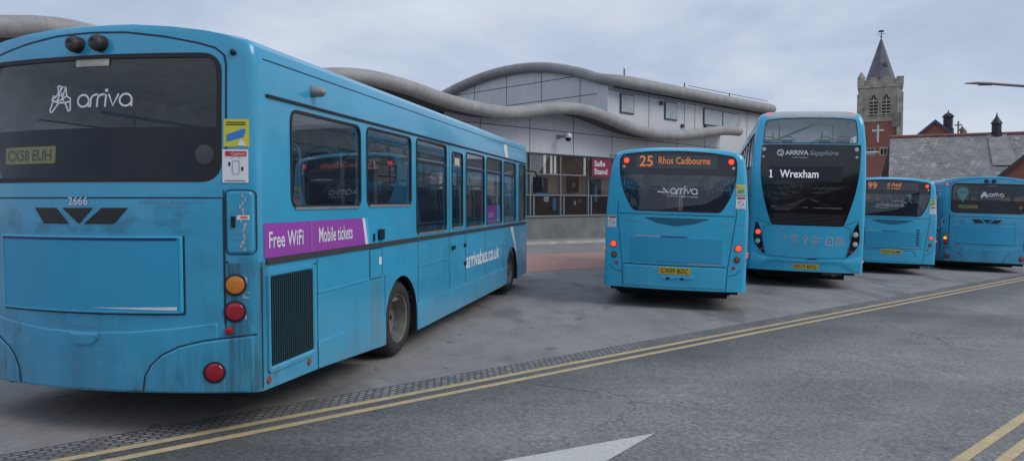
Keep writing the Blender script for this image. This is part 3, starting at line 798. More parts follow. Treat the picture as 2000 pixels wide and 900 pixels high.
    ed = MB(); ribbon(ed, [(-.25, 1.272), (.2, 1.270)], .018, .006, Q); ed.build('advert_edge', M['navy'], root)
    sm = MB(); o = .003
    ribbon(sm, [(-.99, 1.655), (.99, 1.655)], .012, o, Q); ribbon(sm, [(-.86, .775), (.86, .775)], .016, o, Q)
    for q in (1, -1):
        ribbon(sm, [(q*1.0, 1.85), (q*1.01, 1.655), (q*.955, 1.2), (q*.90, .775), (q*.88, .36)], .011, o, Q)
        ribbon(sm, [(q*.90, .62), (q*1.05, .66), (q*1.12, .74), (q*1.2, .76)], .010, o, Q)
    sm.build('panel_seams', M['seam'], root)
    raised('bumper', rrect(-.86, .40, .86, .755, .04), .014, Q, pm, root, bev=.01)
    plate(root, lambda u, v, o_: Q(u, v, o_+.014), -.26, .625, .28, .745, plate_s)
    if not url:
        raised('plate_plinth', rrect(-.22, .545, .34, .60, .02), .03, Q, pm, root, bev=.006)
        lh = MB()
        for u in (-.1, .14): lh.prism(rrect(u-.03, .535, u+.03, .57, .01), Q, .02, .045)
        lh.build('plate_catch', M['black'], root)
    text('lettering', '2541' if not url else '2620', -.08, 1.365, .06, 1.40, .004, Q, M['grey_decal'], root)
    lt = MB(); ribbon(lt, [(-.9, 1.53), (-.55, 1.52)], .02, .004, Q); ribbon(lt, [(.75, 1.53), (.9, 1.528)], .02, .004, Q); ribbon(lt, [(1.03, 1.53), (1.13, 1.53)], .02, .004, Q); lt.build('small_print', M['faint'], root)
    camera_sticker(root, Q, .99, 2.005, 1.145, 2.205) if url else None
    if not url:
        s = flat('sticker', rrect(.985, 2.02, 1.145, 2.21), .006, Q, M['cream'], root, 2); g_ = MB(); sheet(g_, [(1.0, 2.05), (1.12, 2.07), (1.13, 2.13), (1.02, 2.11)], .009, Q, 2); g_.build('sticker_picture', M['green'], s)
        g_ = MB(); sheet(g_, rrect(.99, 2.145, 1.14, 2.20), .009, Q, 2); g_.build('sticker_header', M['yellow'], s)
    caution_sticker(root, Q, .99, 1.785, 1.155, 2.0, txt=False)
    if left_sticker: caution_sticker(root, Q, -1.185, 1.395, -1.03, 1.61, txt=False)
    if url:
        gr = MB()
        for u in (-.72, .70):
            for k in range(7): ribbon(gr, [(u-.04, .90+k*.07), (u+.04, .90+k*.07)], .03, .016, Q)
        gr.build('vent_slots', M['black'], root)
        bs = MB(); ribbon(bs, [(-.75, .70), (-.5, .735), (.5, .735), (.62, .70), (.68, .56)], .014, .016, Q); bs.build('bumper_seam', M['seam'], root)
    wr = MB()
    for fn, sg in ((S.right, 1), (S.left, -1)): wr.prism([(sg*.15, 1.36), (sg*10.1, 1.36), (sg*10.1, 1.40), (sg*.15, 1.40)][::sg], fn, -.002, .01)
    wr.build('waist_rail', M['seam'], root)
    for q in (1, -1): wheel(root, q*1.06, 2.45, .44, .46, .30, q, True); wheel(root, q*1.06, 8.3, .44, .46, .28, q, False)
    under(root, (-.95, .46, .17), (.95, 1.9, .6)); under(root, (-1.1, .12, .29), (1.1, .45, .6)); axle(root, 2.45, .44); axle(root, 8.3, .44)
    for q in (1, -1):
        mm = MB(); mm.tube([(q*1.12, 10.4, 2.35), (q*1.32, 10.65, 2.33), (q*1.36, 10.7, 2.2)], .02, 8); mm.box((q*1.36, 10.72, 2.05), (.20, .10, .34)); mm.build('mirror', M['black'], root)
    pod = MB(); pod.boxr((-1.20, .02, 2.62), (-1.09, .10, 2.70)); pod.build('rear_camera', M['alu'], root)
    return S
Bm = bus_root((2.824, 12.564, -.150), 12.5, 1.7)
tag(Bm, 'blue single-decker bus with route 25 in orange and its red rear lamps lit', 'bus', 'blue buses parked at the station')
midibus(Bm, '25', [('Rhos Cadbourne', -.33, 2.535, .54, 2.655)], 'CX09 BZC', True, True, False)
E4 = bus_root((10.943, 20.805, -.394), 14.5, 1.7)
tag(E4, 'blue single-decker bus showing route 99 and a web address on its rear glass', 'bus', 'blue buses parked at the station')
midibus(E4, '99', [('d Asaf', -.16, 2.56, .22, 2.675), ('St Asaph', -.16, 2.475, .18, 2.53)], 'CX11 EUM', False, True, True)

# ================================================================== BUS 3 : double decker
D = bus_root((6.743, 16.531, -.268), 15.5, 1.5)
tag(D, 'blue double-decker bus showing 1 Wrexham in white on its black rear panel', 'bus', 'blue buses parked at the station')
def decker(root):
    prof = [(.34, 0, 0), (.6, 0, 0), (1.2, 0, 0), (2.0, .0, 0), (2.7, .015, .005), (3.3, .045, .015), (3.7, .085, .04), (3.88, .115, .08), (3.97, .15, .14), (4.03, .20, .22), (4.075, .30, .34), (4.105, .50, .50), (4.125, .80, .7), (4.13, 1.05, .9)]
    S = Shell(1.245, 10.7, .15, prof, None, .10, .30, .2, .12, (2.5, 4.0)); Q = S.rear
    bot = lambda y: .40-.08*min(1, max(0, y)/2)
    uw = rpoly([(-1.0, 3.335), (1.0, 3.335), (.985, 3.6), (.955, 3.86), (.6, 3.90), (0, 3.91), (-.6, 3.90), (-.955, 3.86), (-.985, 3.6)], [.04, .04, 0, .05, .1, .1, .1, .05, 0])
    up = [(.55+1.6*k, .55+1.6*k+1.5) for k in range(6)]
    lo = [(.9, 2.4), (2.5, 4.0), (4.1, 5.6), (5.7, 7.2), (7.3, 8.8)]
    H = [(uw, S.rear)]; W = []
    for fn, sg in ((S.right, 1), (S.left, -1)):
        for (a, b) in up: W.append((rrect(a, 2.82, b, 3.62, .06) if sg > 0 else rrect(-b, 2.82, -a, 3.62, .06), fn))
        for (a, b) in lo: W.append((rrect(a, 1.45, b, 2.20, .06) if sg > 0 else rrect(-b, 1.45, -a, 2.20, .06), fn))
    fw = rrect(-1.0, 1.1, 1.0, 2.2, .1); fw2 = rrect(-1.0, 2.8, 1.0, 3.65, .1)
    pm = M['paint2']
    body = make_shell(root, S, pm, [[(.6, 0, 0), (1.5, 0, 0), (2.3, .01, 0)], [(2.5, .02, 0), (3.3, .05, .02), (3.75, .10, .05), (3.92, .16, .12), (3.99, .3, .25)]], H+W+[(fw, S.front), (fw2, S.front)], [(2.9, .46, .54), (8.5, .46, .54)], bot)
    for p in body.data.polygons:
        c = p.center
        if p.material_index == 0 and c.z > 3.93 and abs(c.x) < 1.03 and p.normal.z > -.2: p.material_index = 3
    window(root, uw, Q, M['glass'], .016, -.004)
    for p, fn in W: window(root, p, fn, M['glass'], .03)
    window(root, fw, S.front, M['glass'], .03); window(root, fw2, S.front, M['glass'], .03)
    dm = raised('roof_dome', rpoly([(-.97, 3.915), (-.5, 3.925), (.5, 3.925), (.97, 3.915), (.93, 3.98), (.86, 4.03), (0, 4.045), (-.86, 4.03), (-.93, 3.98)], .04), .006, Q, M['roofgrey'], root, bev=.004, d=.08)
    # black rear panel that narrows to the louvres
    pts = [(-.76, 1.45), (.78, 1.45), (.885, 1.75), (1.01, 2.2), (1.08, 2.7), (1.085, 3.30), (-1.03, 3.30), (-1.055, 2.7), (-.985, 2.2), (-.865, 1.75)]
    bp = raised('rear_glazing', rpoly(pts, [.05, .05, .2, .2, .2, .04, .04, .2, .2, .2], 4), .006, Q, M['blackpanel'], root, bev=.004, d=.1, K=8)
    lv = MB()
    for k in range(8):
        z = 1.49+k*.031; hw_ = .74+(z-1.45)*.33; ribbon(lv, [(-hw_, z), (hw_, z)], .010, .012, Q)
    lv.build('louvres', M['darkmetal'], bp)
    pn = flat('display', rrect(-.86, 2.46, .70, 2.80, .02), .008, Q, mat('display_dark', (.012, .014, .019), .3), bp, 3)
    ln = flat('lower_pane', rpoly([(-.78, 1.80), (.80, 1.80), (.92, 2.38), (-.92, 2.38)], .05), .0085, Q, M['blackpanel'], bp, 3)
    lt = MB(); ribbon(lt, [(-.85, 2.685), (-.818, 2.718), (-.815, 2.555)], .028, .011, Q); ribbon(lt, [(-.85, 2.552), (-.78, 2.552)], .022, .0112, Q); add_text(lt, 'Wrexham', -.625, 2.54, .20, 2.72, .011, Q, 0, .012); lt.build('destination_lettering', M['ledw'], pn)
    lt = MB(); add_text(lt, 'ARRIVA', -.53, 3.06, -.03, 3.165, .009, Q, 0, .025)
    ribbon(lt, arc(-.63, 3.115, .065, 0, 350, 16), .022, .009, Q, closed=True); ribbon(lt, [(-.66, 3.15), (-.60, 3.12), (-.63, 3.07), (-.57, 3.04)], .018, .009, Q)
    add_text(lt, 'a DB company', -.38, 2.985, -.03, 3.015, .009, Q, 0, .01); lt.build('lettering', M['white'], bp)
    text('lettering', 'Sapphire', -.01, 3.025, .60, 3.165, .009, Q, M['grey_decal'], bp, 0., .25)
    lt = MB(); add_text(lt, 'E40D', -.78, 1.862, -.66, 1.885, .0105, Q); add_text(lt, 'ULEZ', -.12, 1.855, 0, 1.875, .0105, Q); add_text(lt, 'arrivabus.co.uk/sapphire', .12, 1.845, .72, 1.878, .0105, Q); lt.build('lettering', M['grey_decal'], bp)
    for q in (1, -1):
        lamp(root, 'brake_lamp', Q, q*.985, 3.19, .047, M['clear']); lamp(root, 'reversing_lamp', Q, q*.995, 3.02, .032, M['grey_decal'], False)
        cl = raised('lamp_cluster', rpoly([(q*.865, .74), (q*1.0, .86), (q*1.125, 1.02), (q*1.145, 1.22), (q*1.10, 1.56), (q*1.0, 1.40), (q*.96, 1.18), (q*.93, .95)][::q], [.02, .1, .1, .1, .02, .1, .1, .1]), .012, Q, M['blackpanel'], root, bev=.006, K=4, d=.06, cen=(q*1.03, 1.12))
        Qc = lambda u, v, o: Q(u, v, o+.012)
        lamp(cl, 'tail_lamp', Qc, q*1.045, 1.275, .058, M['brake'] if q < 0 else M['clear'], False); lamp(cl, 'indicator_lamp', Qc, q*1.045, 1.06, .055, M['clear'], False); lamp(cl, 'fog_lamp', Qc, q*.965, .87, .035, M['redlens'], False)
        raised('roof_marker', rrect(q*.88-.04, 4.045, q*.88+.04, 4.085, .01), .03, Q, M['brake'], root, bev=.008, K=2)
        lamp(root, 'marker_lamp', S.right if q > 0 else S.left, .12*q, .66, .03, M['brake'], False)
    # white pictograms
    ic = MB(); o = .004
    for r in (.03, .06, .09): ribbon(ic, arc(-.47, 1.115, r, 45, 135, 6), .016, o, Q)
    for k, (a, b) in enumerate(((1.225, .16), (1.175, .17), (1.12, .12), (1.07, .14))): ribbon(ic, [(-.33, a), (-.33+b, a)], .022, o, Q)
    ribbon(ic, arc(-.02, 1.17, .05, 0, 350, 10), .018, o, Q, closed=True); ribbon(ic, [(-.02, 1.12), (-.02, 1.02)], .03, o, Q)
    for k, (a, b) in enumerate(((1.215, .12), (1.17, .21), (1.10, .2), (1.055, .12))): ribbon(ic, [(.10, a), (.10+b, a)], .022, o, Q)
    ribbon(ic, rrect(.42, 1.03, .56, 1.19, .02), .03, o, Q, closed=True); ribbon(ic, [(.47, 1.11), (.51, 1.11)], .04, o, Q)
    for k, (a, b) in enumerate(((1.21, .18), (1.165, .18), (1.11, .2), (1.065, .21), (1.015, .17))): ribbon(ic, [(.62, a), (.62+b, a)], .022, o, Q)
    ic.build('pictograms', M['grey_decal'], root)
    sm = MB()
    for q in (1, -1):
        ribbon(sm, [(q*.80, 1.46), (q*.93, 1.4), (q*.95, 1.1), (q*.85, .74), (0, .70)], .012, .003, Q)
        ribbon(sm, [(q*.80, 1.47), (q*1.08, 1.58), (q*1.22, 1.72)], .010, .003, Q)
    sm.build('panel_seams', M['seam'], root)
    # swept bumper mouldings
    top = [(1.18, .80), (.95, .715), (.75, .675), (.4, .655), (0, .648)]
    bt = [(1.18, .42), (1.0, .44), (.84, .56), (.68, .60), (.3, .602), (0, .602)]
    pts = [(-a, b) for a, b in bt]+[(a, b) for a, b in bt[-2::-1]]+top+[(-a, b) for a, b in top[-2::-1]]
    mb = MB()
    n = 24
    us = [-1.18+2.36*k/n for k in range(n+1)]
    def ip(tab, u):
        u = abs(u); t = sorted(tab)
        for (a, b), (c, d) in zip(t, t[1:]):
            if u <= c: return b+(d-b)*(u-a)/(c-a)
        return t[-1][1]
    rows = []
    for f, o_ in ((0, -.002), (.0, .012), (.25, .022), (.9, .03), (1, .014), (1, -.002)):
        rows.append([Q(u, ip(bt, u)+(ip(top, u)-ip(bt, u))*f, o_) for u in us])
    vs = [p for r in rows for p in r]; w = n+1
    mb.add(vs, [(j*w+i, j*w+i+1, (j+1)*w+i+1, (j+1)*w+i) for j in range(5) for i in range(n)]); mb.build('bumper', pm, root, 40)
    sc2 = MB(); sc2.prism(rrect(.14-.1, .685, .14+.1, .71, .01), Q, 0, .012); sc2.build('boot_catch', M['black'], root)
    plate(root, Q, -.255, .455, .275, .575, 'EX17 BYG')
    ex = MB(); ex.tube([(.62, .25, .36), (.62, -.09, .36)], .06, 12); ex.boxr((.38, -.04, .33), (.80, .3, .40)); ex.build('exhaust_outlet', M['darkmetal'], root)
    for q in (1, -1): wheel(root, q*1.07, 2.9, .44, .48, .30, q, True); wheel(root, q*1.07, 8.5, .44, .48, .28, q, False)
    under(root, (-.95, .56, .18), (.95, 2.2, .7)); under(root, (-1.1, .16, .33), (1.1, .55, .7)); axle(root, 2.9, .44); axle(root, 8.5, .44)
    seats(root, [1.0, 2.2, 3.4], 2.68, [-.85, -.42, .42, .85])
    hr = MB()
    for x in (-.6, .6):
        for y in (.8, 2.6): hr.tube([(x, y, 2.55), (x, y, 3.85)], .018, 6)
    hr.tube([(-.8, .5, 3.4), (.3, 2.0, 3.95)], .03, 6); hr.build('handrails', M['alu'], root)
    for q in (1, -1):
        mm = MB(); mm.tube([(q*1.2, 10.6, 2.45), (q*1.38, 10.9, 2.43), (q*1.42, 10.95, 2.3)], .02, 8); mm.box((q*1.42, 10.97, 2.15), (.20, .10, .34)); mm.build('mirror', M['black'], root)
decker(D)

# ================================================================== BUS 5 : far right saloon
a5 = R(18); X5 = (1835-1000)/1400*23
F5 = bus_root((X5+1.25*math.cos(a5), 23-1.25*math.sin(a5), -.03*(X5+1.2)-.03), 18, 1.7)
tag(F5, 'rightmost blue single-decker bus with a pale teal pin on its rear window', 'bus', 'blue buses parked at the station')
S5 = saloon(F5, 0); Q = S5.rear
lt = MB(); rounded_word(lt, -.02, 2.37, .085, .02, -.0065, Q, 0, 1.0); emblem(lt, -.24, 2.32, .18, .18, .022, -.0065, Q); add_text(lt, 'a DB company', .1, 2.29, .35, 2.315, .004, Q); lt.build('lettering', M['white'], F5)
pn = MB(); pts = arc(-.72, 2.49, .15, -25, 205, 20)+[(-.72, 2.17)]; sheet(pn, pts, .004, Q, 3); pno = pn.build('pin_sticker', M['teal'], F5)
text('pin_lettering', 'bus', -.80, 2.46, -.64, 2.53, .007, Q, M['seam'], pno)
text('label_lettering', 'EMERGENCY', -.06, 2.68, .18, 2.71, .004, Q, M['cream'], F5)
QB5 = lambda u, v, o: Q(u, v, o-.068)
plate(F5, QB5, -.80, 1.98, -.30, 2.085, 'CX58 EUC', .006, 'plateold')
lamp(F5, 'window_disc', Q, .86, 2.03, .06, M['dullred'], False)
camera_sticker(F5, Q, 1.04, 2.0, 1.2, 2.2); caution_sticker(F5, Q, 1.04, 1.76, 1.2, 1.98, txt=False); caution_sticker(F5, Q, -1.235, 1.36, -1.07, 1.62, txt=False)
lamp(F5, 'indicator_lamp', Q, -1.12, 1.02, .05, M['amberlit'], False, .03)
lamp(F5, 'marker_lamp', Q, -1.14, 2.74, .035, M['brake'], False)

# ================================================================== ground
SL, Z0 = .028, -.06
def gz(x): return Z0-SL*min(max(x, -8), 25)
UD = Vector((.7431, .6691)); ND = Vector((.6691, -.7431))
def rn(u, n): p = UD*u+ND*n; return p
def strip(name, u0, u1, n0, n1, dz, m, step=1.0):
    mb = MB(); k = max(1, int((u1-u0)/step)); vs = []
    for i in range(k+1):
        u = u0+(u1-u0)*i/k
        for n in (n0, n1):
            p = rn(u, n); vs.append((p.x, p.y, gz(p.x)+dz))
    mb.add(vs, [(2*i, 2*i+1, 2*i+3, 2*i+2) for i in range(k)])
    o = mb.build(name, m, None, fix=True); 
    me = o.data
    if me.polygons[0].normal.z < 0: me.flip_normals()
    tag(o, kind='structure'); return o

def ground_mat():
    m, nt, b = new_mat('depot_ground'); N = NT(nt); o = N.obj()
    big = N.noise(.35, 6, o, .6); mid = N.noise(2.2, 6, o, .65); fine = N.noise(90, 3, o, .7)
    c = N.ramp(big, [(.30, (.235, .225, .219)), (.7, (.33, .318, .31))])
    c = N.mix(N.maprange(mid, .35, .7, 0., .40), c, (.36, .345, .335))
    c = N.mix(N.maprange(N.noise(1.1, 6, N.map(o, (1.6, .7, 1), (0, 0, R(-30)), (5, 2, 0)), .65), .45, .66, 0., .5), c, (.17, .165, .162))
    c = N.mix(N.maprange(N.noise(14, 4, o, .6), .5, .75, 0., .30), c, (.15, .147, .145))
    # oil patches, drawn out along the bays
    oil = N.noise(.9, 5, N.map(o, (1.0, .45, 1), (0, 0, R(-40)), (3.1, 1.7, 0)), .6, .3)
    c = N.mix(N.maprange(oil, .55, .64, 0., .60), c, (.12, .118, .118))
    spots = N.noise(3.2, 3, o, .5)
    c = N.mix(N.maprange(spots, .66, .71, 0., .55), c, (.085, .084, .086))
    sp = N.ramp(fine, [(.3, .72), (.7, 1.25)])
    c = N.mix(1., c, sp, 'MULTIPLY')
    N.link(c, b.inputs['Base Color']); b.inputs['Roughness'].default_value = .78
    N.bump(fine, .5, .006, b); return m
def road_mat():
    m, nt, b = new_mat('road_asphalt'); N = NT(nt); o = N.obj()
    big = N.noise(.30, 5, N.map(o, (1, 1, 1), (0, 0, R(-42)), (2.0, .6, 0)), .5); fine = N.noise(55, 4, o, .75); mid = N.noise(7, 5, o, .7)
    trk = N.noise(.8, 3, N.map(o, (.12, 1.2, 1), (0, 0, R(-42))), .5)
    co_ = N.noise(24, 3, o, .6); cl_ = N.noise(3.2, 5, o, .65)
    c = N.ramp(big, [(.32, (.125, .127, .127)), (.68, (.255, .255, .250))])
    c = N.mix(N.maprange(trk, .45, .62, 0., .5), c, (.290, .290, .285))
    c = N.mix(N.maprange(cl_, .42, .68, 0., .40), c, (.120, .123, .124))
    c = N.mix(1., c, N.ramp(co_, [(.32, .66), (.68, 1.38)]), 'MULTIPLY')
    c = N.mix(1., c, N.ramp(fine, [(.32, .62), (.70, 1.42)]), 'MULTIPLY')
    q = N.sep(N.map(o, (1, 1, 1), (0, 0, -R(42))))
    across = N.math('ADD', q[1], N.math('MULTIPLY', N.math('SUBTRACT', N.noise(.5, 3, o), .5), .5))
    gut = N.maprange(across, 5.25, 3.9, .52, 0.)
    c = N.mix(gut, c, (.055, .058, .060))
    for c0 in (4.05, 2.35):
        t = N.math('ABSOLUTE', N.math('SUBTRACT', across, c0)); c = N.mix(N.maprange(t, .36, .05, 0., .22), c, (.30, .30, .295))
    crk = N.node('ShaderNodeTexVoronoi', feature='DISTANCE_TO_EDGE'); crk.inputs['Scale'].default_value = .55
    N.link(N.mix(.12, o, N.ramp(N.noise(3, 4, o), [(0, (0, 0, 0)), (1, (9, 9, 9))]), 'ADD'), crk.inputs['Vector'])
    ck = N.math('MULTIPLY', N.maprange(crk.outputs['Distance'], .010, .003), N.maprange(N.noise(.22, 2, o), .52, .60))
    c = N.mix(N.math('MULTIPLY', ck, .6), c, (.035, .036, .038))
    pt = N.math('MULTIPLY', N.maprange(N.noise(.16, 1, N.map(o, (1, 1, 1), (0, 0, R(-42)), (7, 3, 0))), .60, .605), .28)
    c = N.mix(pt, c, (.085, .088, .092))
    chip = N.noise(60, 1, N.map(o, loc=(9, 4, 0)), .5)
    c = N.mix(N.maprange(chip, .70, .76, 0., .6), c, (.42, .42, .40))
    N.link(c, b.inputs['Base Color']); b.inputs['Roughness'].default_value = .72
    N.bump(N.math('ADD', fine, co_), .7, .012, b); return m
def line_mat(name, col, wear, under=(.08, .085, .09)):
    m, nt, b = new_mat(name); N = NT(nt); o = N.obj()
    f = N.noise(16, 6, o, .7); g = N.noise(2.0, 4, o, .6)
    h = N.math('ADD', N.math('MULTIPLY', f, .6), N.math('MULTIPLY', g, .4))
    w = N.maprange(h, .5-wear*.35, .75-wear*.35, 1., 0.)
    v = N.ramp(N.noise(60, 3, o), [(.3, tuple(q*.8 for q in col)), (.7, tuple(min(1, q*1.15) for q in col))])
    w2 = N.math('ADD', N.math('MULTIPLY', w, .35), .65)
    c = N.mix(w2, under, v); N.link(c, b.inputs['Base Color']); b.inputs['Roughness'].default_value = .8
    N.bump(f, .3, .004, b); return m
def setts_mat():
    m, nt, b = new_mat('drain_setts'); N = NT(nt)
    o = N.map(N.obj(), (1, 1, 1), (0, 0, -R(41.99)))
    br = N.node('ShaderNodeTexBrick'); br.inputs['Scale'].default_value = 1.0; br.inputs['Brick Width'].default_value = .085; br.inputs['Row Height'].default_value = .057
    br.inputs['Mortar Size'].default_value = .011; br.inputs['Mortar Smooth'].default_value = .5
    br.inputs['Color1'].default_value = (.38, .37, .37, 1); br.inputs['Color2'].default_value = (.24, .235, .24, 1); br.inputs['Mortar'].default_value = (.055, .054, .056, 1)
    N.link(o, br.inputs['Vector'])
    c = N.mix(N.maprange(N.noise(1.1, 6, N.obj()), .38, .66, 0, .85), br.outputs[0], (.13, .128, .128))
    c = N.mix(N.maprange(N.noise(9, 4, N.obj()), .45, .75, 0, .6), c, (.09, .088, .088))
    N.link(c, b.inputs['Base Color']); b.inputs['Roughness'].default_value = .8
    N.bump(N.math('SUBTRACT', 1., br.outputs['Fac']), .8, .02, b); return m
def paving_mat(name, c1, c2, mort, bw, rh, rot=45):
    m, nt, b = new_mat(name); N = NT(nt); o = N.map(N.obj(), (1, 1, 1), (0, 0, -R(rot)))
    br = N.node('ShaderNodeTexBrick'); br.inputs['Scale'].default_value = 1.0; br.inputs['Brick Width'].default_value = bw; br.inputs['Row Height'].default_value = rh
    br.inputs['Mortar Size'].default_value = .008; br.inputs['Color1'].default_value = (*c1, 1); br.inputs['Color2'].default_value = (*c2, 1); br.inputs['Mortar'].default_value = (*mort, 1)
    N.link(o, br.inputs['Vector'])
    c = N.mix(N.maprange(N.noise(.8, 5, o), .35, .75, 0, .45), br.outputs[0], tuple(q*.72 for q in c1)); N.link(c, b.inputs['Base Color']); b.inputs['Roughness'].default_value = .8
    return m

# one sheet to the horizon, its cross fall levelling out on both sides
mb = MB(); xs = [-900, -200, -60, -20, -8, 0, 8, 16, 25, 60, 200, 900]; ys = [-600, -60, -10, 0, 10, 20, 40, 80, 200, 1500]
mb.add([(x, y, gz(x)) for y in ys for x in xs], [(j*len(xs)+i, j*len(xs)+i+1, (j+1)*len(xs)+i+1, (j+1)*len(xs)+i) for j in range(len(ys)-1) for i in range(len(xs)-1)])
tag(mb.build('ground', ground_mat()), kind='structure')
strip('road', -60, 70, -5.54, 8.0, .004, road_mat())
SM = setts_mat(); strip('drain_channel', -60, 70, -5.83, -5.54, .005, SM)
YM = line_mat('yellow_paint', (.72, .56, .30), .62)
for i, n in enumerate((-5.475, -5.275, -1.645, -1.44)): strip('road_marking', -60, 70, n-.042, n+.042, .008, YM)
ar = MB(); ut, nn = 4.575, -3.395
pts = [(ut, 0), (ut-1.75, .37), (ut-1.60, .09), (ut-4, .09), (ut-4, -.09), (ut-1.60, -.09), (ut-1.75, -.37)]
vs = []
for u, n in pts: p = rn(u, nn+n); vs.append((p.x, p.y, gz(p.x)+.008))
ar.add(vs, [(0, 1, 2), (0, 2, 5), (0, 5, 6), (2, 3, 4, 5)])
o = ar.build('road_marking', line_mat('white_paint', (.80, .80, .74), .80), fix=True); tag(o, kind='structure')

# station frame: s along the front, y inward, 45 degrees to the view
P0 = Vector((2.67, 34.0)); ES = Vector((.70711, .70711)); EY = Vector((-.70711, .70711))
def st_(s, y, z=0.): p = P0+ES*s+EY*y; return Vector((p.x, p.y, z))
def fstrip(name, s0, s1, y0, y1, dz, m, step=2.):
    mb = MB(); k = int((s1-s0)/step); vs = []
    for i in range(k+1):
        s = s0+(s1-s0)*i/k
        for y in (y0, y1): p = st_(s, y); vs.append((p.x, p.y, gz(p.x)+dz))
    mb.add(vs, [(2*i, 2*i+1, 2*i+3, 2*i+2) for i in range(k)]); o = mb.build(name, m, None, fix=True)
    if o.data.polygons[0].normal.z < 0: o.data.flip_normals()
    return tag(o, kind='structure')
fstrip('red_paving', -110, 60, -9.6, -5.5, .005, paving_mat('red_paving', (.56, .32, .265), (.48, .275, .23), (.34, .22, .195), .2, .1))
def slab(name, s0, s1, y0, y1, h, m):
    mb = MB(); k = 85; vs = []
    for i in range(k+1):
        s = s0+(s1-s0)*i/k
        for y, top in ((y0, 0), (y0, 1), (y1, 1), (y1, 0)):
            p = st_(s, y); vs.append((p.x, p.y, gz(p.x)+(h if top else -.3)))
    mb.add(vs, [(4*i+j, 4*i+j+1, 4*i+4+j+1, 4*i+4+j) for i in range(k) for j in range(3)]); o = mb.build(name, m, None, fix=True); return tag(o, kind='structure')
slab('pavement', -110, 60, -1.42, 3.0, .13, paving_mat('pavement_slabs', (.34, .335, .32), (.29, .285, .275), (.17, .17, .165), .6, .4))
slab('kerb', -110, 60, -1.56, -1.42, .125, mat('kerb_concrete', (.46, .455, .43), .8, var=.25, vscale=2))
fstrip('lane_surface', -110, 60, -5.5, -1.56, .004, mat('lane_concrete', (.27, .265, .255), .8, var=.2, vscale=.8))

# ================================================================== bus station
def clad_mat():
    m, nt, b = new_mat('cladding'); N = NT(nt); o = N.obj()
    c = N.ramp(N.noise(.5, 4, o), [(.3, (.57, .58, .60)), (.7, (.65, .66, .68))])
    c = N.mix(N.maprange(N.noise(1.2, 5, N.map(o, (3, 3, .5))), .5, .8, 0, .25), c, (.36, .355, .36)); N.link(c, b.inputs['Base Color']); b.inputs['Roughness'].default_value = .45; b.inputs['Metallic'].default_value = .1
    return m
def tube_mat():
    m, nt, b = new_mat('roof_edge_tube'); N = NT(nt); o = N.obj()
    c = N.ramp(N.noise(1.6, 6, o, .65), [(.3, (.26, .257, .25)), (.7, (.385, .382, .375))])
    st = N.noise(3.0, 5, N.map(o, (5, 5, .6)), .6)
    c = N.mix(N.maprange(st, .52, .72, 0, .55), c, (.15, .145, .135)); N.link(c, b.inputs['Base Color']); b.inputs['Roughness'].default_value = .6; return m
CL = clad_mat(); TB = tube_mat()
JT = mat('joint', (.07, .07, .08), .7); SO = mat('soffit', (.085, .085, .09), .8, var=.15, vscale=1); FRM = mat('frame_grey', (.22, .23, .245), .5, .2)
STA = empty('bus_station', st_(0, 0, 0)); STA.rotation_euler = (0, 0, R(45))
tag(STA, 'grey clad bus station building with a wavy tube roof edge and arched upper storey', 'building')
# local axes of STA: x = s, y = inward
WV = [(-30, 5.9), (-26, 5.45), (-22.3, 5.92), (-20.8, 6.08), (-18.6, 5.72), (-16.6, 5.40), (-14.6, 5.62), (-13.1, 5.88), (-11.9, 5.96), (-10.2, 5.80), (-8.5, 5.52), (-6.9, 5.37), (-5.6, 5.33), (-4.4, 5.44), (-2.6, 5.75), (-1.1, 5.89), (.1, 5.86), (1.2, 5.71), (2.4, 5.50), (3.7, 5.31), (5.2, 5.20), (6.4, 5.21), (8.0, 5.30), (10, 5.55), (11.7, 5.77), (13, 5.88), (14.3, 5.91)]
def wave(s):
    n = len(WV)
    for i in range(n-1):
        if s <= WV[i+1][0] or i == n-2:
            p0, p1, p2, p3 = WV[max(i-1, 0)][1], WV[i][1], WV[i+1][1], WV[min(i+2, n-1)][1]
            t = (s-WV[i][0])/(WV[i+1][0]-WV[i][0]); t = min(max(t, 0), 1)
            return .5*(2*p1+(p2-p0)*t+(2*p0-5*p1+4*p2-p3)*t*t+(3*p1-p0-3*p2+p3)*t**3)
ss = [-30+.4*k for k in range(111)]; ss = [s for s in ss if s <= 14.3]+[14.3]
tb = MB(); tb.tube([(s, -1.2, wave(s)) for s in ss], .27, 16); tb.build('roof_edge', TB, STA, 50, fix=True)
so = MB(); vs = []
for s in ss:
    z = wave(s); yb = 0.15 if s > -7.6 else 8.0
    vs += [(s, -1.2, z-.1), (s, yb, z-.12), (s, -1.2, z+.12), (s, 16.8, z+.1)]
so.add(vs, [(4*i, 4*i+1, 4*i+5, 4*i+4) for i in range(len(ss)-1)]+[(4*i+3, 4*i+2, 4*i+6, 4*i+7) for i in range(len(ss)-1)], 0); so.build('roof', SO, STA)
# lower front: cladding under the wave, glazing, plinth wall
fs_ = [s for s in ss if s >= -7.6]
w = MB(); vs = []
for s in fs_: vs += [(s, 0, 3.92), (s, 0, wave(s)-.11)]
w.add(vs, [(2*i, 2*i+2, 2*i+3, 2*i+1) for i in range(len(fs_)-1)])
w.boxr((-7.6, 0.004, 3.90), (14.3, .3, 5.05)); 
w.boxr((-7.6, .3, -1), (-7.4, 8, 5.25)); w.boxr((14.1, .3, -1), (14.3, 16.8, 5.9)); w.boxr((-30, 8.0, -1), (-7.4, 8.2, 5.3)); w.boxr((-30, 8.2, -1), (-29.8, 16.8, 5.3)); w.boxr((-30, 16.6, -1), (14.3, 16.8, 5.3))
w.build('wall', CL, STA)
j = MB()
for s in (-5.65, -2.65, .36, 3.36, 6.4, 9.4, 12.4): j.boxr((s-.018, -.006, 3.93), (s+.018, .002, wave(s)-.14))
